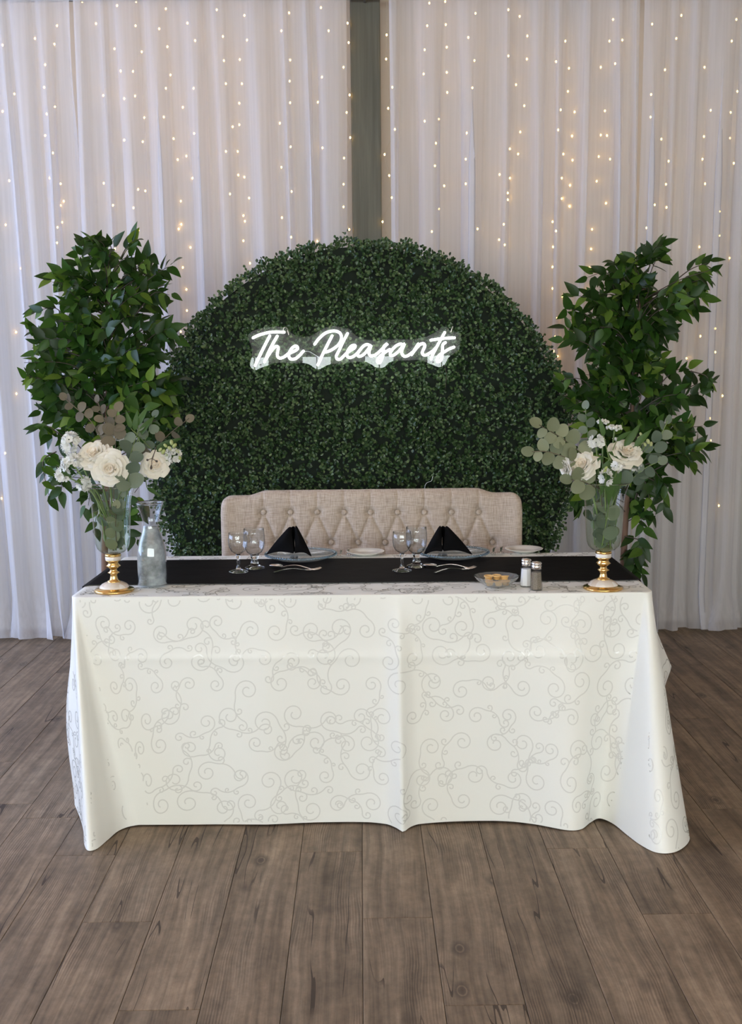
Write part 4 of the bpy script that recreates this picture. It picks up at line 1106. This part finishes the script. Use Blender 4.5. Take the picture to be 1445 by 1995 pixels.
def euc(v, path_px, dy, size, kind, label, group, n=9, stem=True, inside_=False, cat='eucalyptus'):
    pts = [PY(a, b, v.location.y+(dy if not isinstance(dy, (list, tuple)) else dy[i])) for i, (a, b) in enumerate(path_px)]
    t = thing('eucalyptus_sprig', label, cat, v.location, group)
    path = catmull(pts, 10)
    full = (stem_path(pts[0], v, FS)[:-1] if stem else [])+path
    MB().tube(full, .0016, 5).build('stem', M['euc_brown'] if kind != 'euc' else M['stem'], t, True, True)
    m_ = len(path)-1
    for i in range(n):
        f = (i+.6)/n; p = path[min(m_, int(f*m_))]; d = (path[min(m_, int(f*m_)+1)]-path[max(0, int(f*m_)-1)]).normalized()
        sd = 1 if i % 2 else -1; side = d.cross(Vector((0, -1, 0))); side = side.normalized() if side.length > 1e-4 else Vector((1, 0, 0))
        dd = side*sd*1.0+d*.55+Vector((FS.gauss(0, .25), FS.gauss(-.2, .3), FS.gauss(0, .25)))
        if i == n-1: dd = d+side*.1
        s_ = size*(1.1-.35*f)*FS.uniform(.85, 1.1); nrm = Vector((FS.gauss(0, .45), -1, FS.gauss(.3, .45)))
        if inside_:
            e = p+dd.normalized()*s_; rv = Vector((e.x-v.location.x, e.y-v.location.y))
            if rv.length > .052: dd = Vector((v.location.x-p.x, v.location.y-p.y-.01, .03+FS.uniform(-.04, .06)))
        inst('leaf', EUC[kind], t, p-v.location, frame(dd, nrm), s_)
    return t
def lance(v, pairs, dy, label, group):
    t = thing('leafy_lily_stem', label, 'leaves', v.location, group); p0 = None
    for (a, b), (c, d_), ln in pairs:
        p = PY(a, b, v.location.y+dy); q = PY(c, d_, v.location.y+dy-.015); p0 = p0 or p
        inst('leaf', LAN, t, p-v.location, frame(q-p, Vector((FS.gauss(0, .3), -1, FS.gauss(.3, .3)))), max((q-p).length, ln))
    MB().tube(stem_path(p0, v, FS), .0024, 6).build('stem', M['stem'], t, True, True)
    for (a, b), (c, d_), ln in pairs[1:]:
        p = PY(a, b, v.location.y+dy); MB().tube([p0, (p0+p)/2, p], .0014, 5).build('side_stem', M['stem'], t, True, True)
    return t
R1, R2 = 'roses in the vase by the carafe', 'roses in the vase by the shakers'
rose(v1, 214, 913, -.075, .054, (.05, -1, .12), 'large open cream rose hanging over the rim of the vase by the carafe', R1)
rose(v1, 184, 884, -.045, .053, (-.15, -.75, .62), 'cream rose turned upward behind the largest rose in the vase by the carafe', R1)
rose(v1, 302, 905, -.03, .045, (.15, -.9, .35), 'cream rose with dark seed pods across it, on the carafe side of its vase', R1)
S1 = 'white stock flowers in the vase by the carafe'
cluster(v1, 137, 862, -.02, (.030, .034), 22, .0125, 'ruffled white stock flower at the top of its bunch by the ficus', S1)
cluster(v1, 143, 905, -.045, (.034, .034), 26, .0125, 'ruffled white stock flower pressed against the cream roses', S1)
cluster(v1, 124, 925, -.03, (.022, .022), 12, .0115, 'small white stock flower reaching furthest from the vase by the carafe', S1)
cluster(v1, 165, 943, -.03, (.022, .018), 12, .0115, 'small white stock flower drooping below the roses near the vase rim', S1)
cluster(v1, 338, 888, -.02, (.024, .026), 16, .0115, 'white stock flower with yellow-green buds beside the hedge', S1, buds=[(322, 868), (330, 874), (318, 880), (340, 868), (346, 880), (350, 892), (326, 886), (312, 876), (334, 862)])
cluster(v1, 236, 852, .04, (.030, .012), 12, .010, 'white stock flower half hidden behind grey eucalyptus leaves', S1)
E1, E2 = 'eucalyptus in the vase by the carafe', 'eucalyptus in the vase by the shakers'
euc(v1, [(205, 868), (178, 822), (148, 795), (126, 776)], [0, .01, .02, .02], .036, 'euc_brown', 'dusty brown eucalyptus sprig reaching up past the white stock', E1, 9)
euc(v1, [(214, 862), (204, 822), (190, 782)], [.0, .01, .02], .038, 'euc_brown', 'dusty brown eucalyptus sprig standing upright behind the roses', E1, 8)
euc(v1, [(225, 860), (222, 830), (228, 800)], [-.01, 0, .01], .042, 'euc_brown', 'brown-grey eucalyptus sprig with broad leaves in the bouquet middle', E1, 8)
euc(v1, [(285, 895), (325, 850), (368, 815)], [.0, .01, .02], .036, 'euc_brown', 'dusty brown eucalyptus sprig reaching out in front of the hedge', E1, 6)
euc(v1, [(252, 955), (249, 915), (258, 872), (272, 835)], [-.055, -.06, -.03, 0], .050, 'euc', 'grey-green eucalyptus sprig with big round leaves beside the largest rose', E1, 11)
euc(v1, [(262, 900), (282, 860), (300, 810)], [.0, .01, .02], .040, 'euc', 'grey-green eucalyptus sprig rising toward the hedge', E1, 8)
euc(v1, [(243, 1062), (240, 1020), (246, 975), (248, 940)], [-.015, -.02, -.02, -.03], .046, 'euc', 'grey-green eucalyptus sprig inside the glass of the vase by the carafe', E1, 9, False, True)
euc(v1, [(205, 1060), (208, 1015), (205, 970)], [.0, .0, .0], .042, 'euc', 'grey-green eucalyptus sprig among the stems behind the glass', E1, 6, False, True)
euc(v1, [(228, 1068), (225, 1030), (226, 985)], [-.03, -.032, -.03], .040, 'euc_olive', 'olive eucalyptus sprig pressed against the front of the glass by the carafe', E1, 7, False, True)
euc(v1, [(232, 1064), (236, 1000), (230, 950)], [.02, .02, .02], .046, 'euc', 'grey-green eucalyptus sprig at the back of the glass by the carafe', E1, 8, False, True)
lance(v1, [((270, 850), (296, 808), .03), ((262, 840), (266, 800), .03), ((255, 835), (246, 800), .03), ((300, 880), (350, 850), .07), ((150, 915), (122, 890), .05), ((140, 930), (110, 905), .05), ((286, 950), (312, 965), .04), ((268, 830), (285, 790), .03)], .0, 'narrow green lily leaves spread through the bouquet by the carafe', None)
pod = thing('seed_pod_sprig', 'dark brown seed pods lying across a cream rose', 'seed pods', v1.location)
pp0 = PY(296, 893, v1.location.y-.085)
for a, b, c, d_ in ((296, 893, 285, 897), (296, 893, 307, 900), (296, 893, 294, 915)):
    q = PY(c, d_, v1.location.y-.09); MB().tube([pp0, (pp0*.4+q*.6)], .0010, 5).tube([pp0*.4+q*.6, pp0*.15+q*.85, q], [.0016, .0042, .001], 7).build('pod', M['twig'], pod, True, True)
MB().tube([pp0, PY(305, 870, v1.location.y-.05), PY(285, 930, v1.location.y-.02), PY(262, 960, v1.location.y)], .0010, 5).build('stalk', M['twig'], pod, True, True)
# --- the second bouquet
rose(v2, 1220, 880, -.05, .050, (.10, -.72, .68), 'open blush-cream rose turned upward in the vase by the shakers', R2)
rose(v2, 1134, 905, -.045, .047, (-.55, -.70, .45), 'cream rose leaning toward the hedge in the vase by the shakers', R2)
rose(v2, 1099, 912, -.04, .030, (-.85, -.35, -.15), 'small cream rose seen from the side against the hedge', R2)
S2 = 'white filler flowers in the vase by the shakers'
cluster(v2, 1173, 822, .01, (.020, .008), 26, .0042, 'flat white statice head standing highest in its bouquet', S2, 'statice', TIP, 1, (0, -.4, 1))
cluster(v2, 1197, 834, .0, (.026, .010), 34, .0044, 'broad flat white statice head just above the blush rose', S2, 'statice', TIP, 1, (0, -.4, 1))
cluster(v2, 1200, 856, .0, (.014, .006), 10, .0045, 'tiny white statice head touching the blush rose', S2, 'statice', TIP, 1, (0, -.4, 1))
cluster(v2, 1160, 862, -.04, (.020, .016), 7, .0150, 'white freesia bloom between the two larger roses', S2, 'freesia', FLO)
cluster(v2, 1180, 930, -.085, (.013, .026), 6, .0140, 'white freesia bloom drooping over the vase rim', S2, 'freesia', FLO, buds=[(1180, 912), (1178, 918)])
cluster(v2, 1204, 908, -.08, (.014, .014), 5, .0140, 'white freesia bloom just under the blush rose', S2, 'freesia', FLO)
cluster(v2, 1236, 906, -.03, (.018, .012), 6, .0130, 'white freesia bloom behind the blush rose with green buds', S2, 'freesia', FLO, buds=[(1244, 853), (1250, 862), (1256, 866), (1262, 860), (1268, 865), (1248, 846), (1240, 866)])
euc(v2, [(1150, 900), (1110, 865), (1080, 845), (1050, 828)], [-.02, -.03, -.04, -.04], .052, 'euc_olive', 'olive eucalyptus sprig reaching highest across the hedge', E2, 10)
euc(v2, [(1140, 908), (1098, 890), (1065, 880), (1036, 880)], [-.03, -.04, -.05, -.05], .048, 'euc_olive', 'olive eucalyptus sprig reaching lowest across the hedge', E2, 8)
euc(v2, [(1160, 950), (1135, 938), (1112, 935)], [-.05, -.06, -.06], .050, 'euc_olive', 'short olive eucalyptus sprig under the leaning cream rose', E2, 5)
euc(v2, [(1150, 890), (1144, 840), (1140, 795)], [.02, .03, .03], .036, 'euc', 'slim grey-green eucalyptus sprig standing up against the ficus', E2, 9)
euc(v2, [(1225, 930), (1258, 892), (1282, 858), (1300, 820)], [.0, .0, .01, .01], .046, 'euc', 'dark grey-green eucalyptus sprig arching up over the ficus', E2, 10)
euc(v2, [(1218, 945), (1252, 915), (1285, 898)], [-.02, -.02, -.02], .042, 'euc', 'dark grey-green eucalyptus sprig leaning low over the ficus', E2, 6)
euc(v2, [(1172, 1065), (1180, 1020), (1195, 975), (1205, 945)], [-.02, -.025, -.025, -.03], .050, 'euc', 'grey-green eucalyptus sprig inside the glass of the vase by the shakers', E2, 9, False, True)
euc(v2, [(1195, 1060), (1200, 1010), (1195, 960)], [.0, .0, .0], .046, 'euc', 'grey-green eucalyptus sprig among the stems in the vase by the shakers', E2, 6, False, True)
euc(v2, [(1158, 1062), (1156, 1015), (1158, 970)], [-.012, -.012, -.01], .044, 'euc', 'grey-green eucalyptus sprig against the hedge side of the glass', E2, 7, False, True)
euc(v2, [(1180, 1064), (1184, 1000), (1178, 955)], [.022, .022, .02], .048, 'euc_olive', 'olive eucalyptus sprig at the back of the glass by the shakers', E2, 8, False, True)
lance(v2, [((1186, 895), (1168, 965), .10), ((1192, 900), (1185, 985), .11), ((1206, 910), (1192, 975), .10), ((1176, 890), (1145, 915), .06), ((1185, 880), (1205, 890), .05), ((1215, 870), (1250, 825), .08), ((1176, 850), (1168, 815), .06), ((1200, 860), (1225, 840), .06), ((1235, 870), (1270, 835), .07)], -.055, 'narrow green lily leaves drooping over the rim of the vase by the shakers', None)
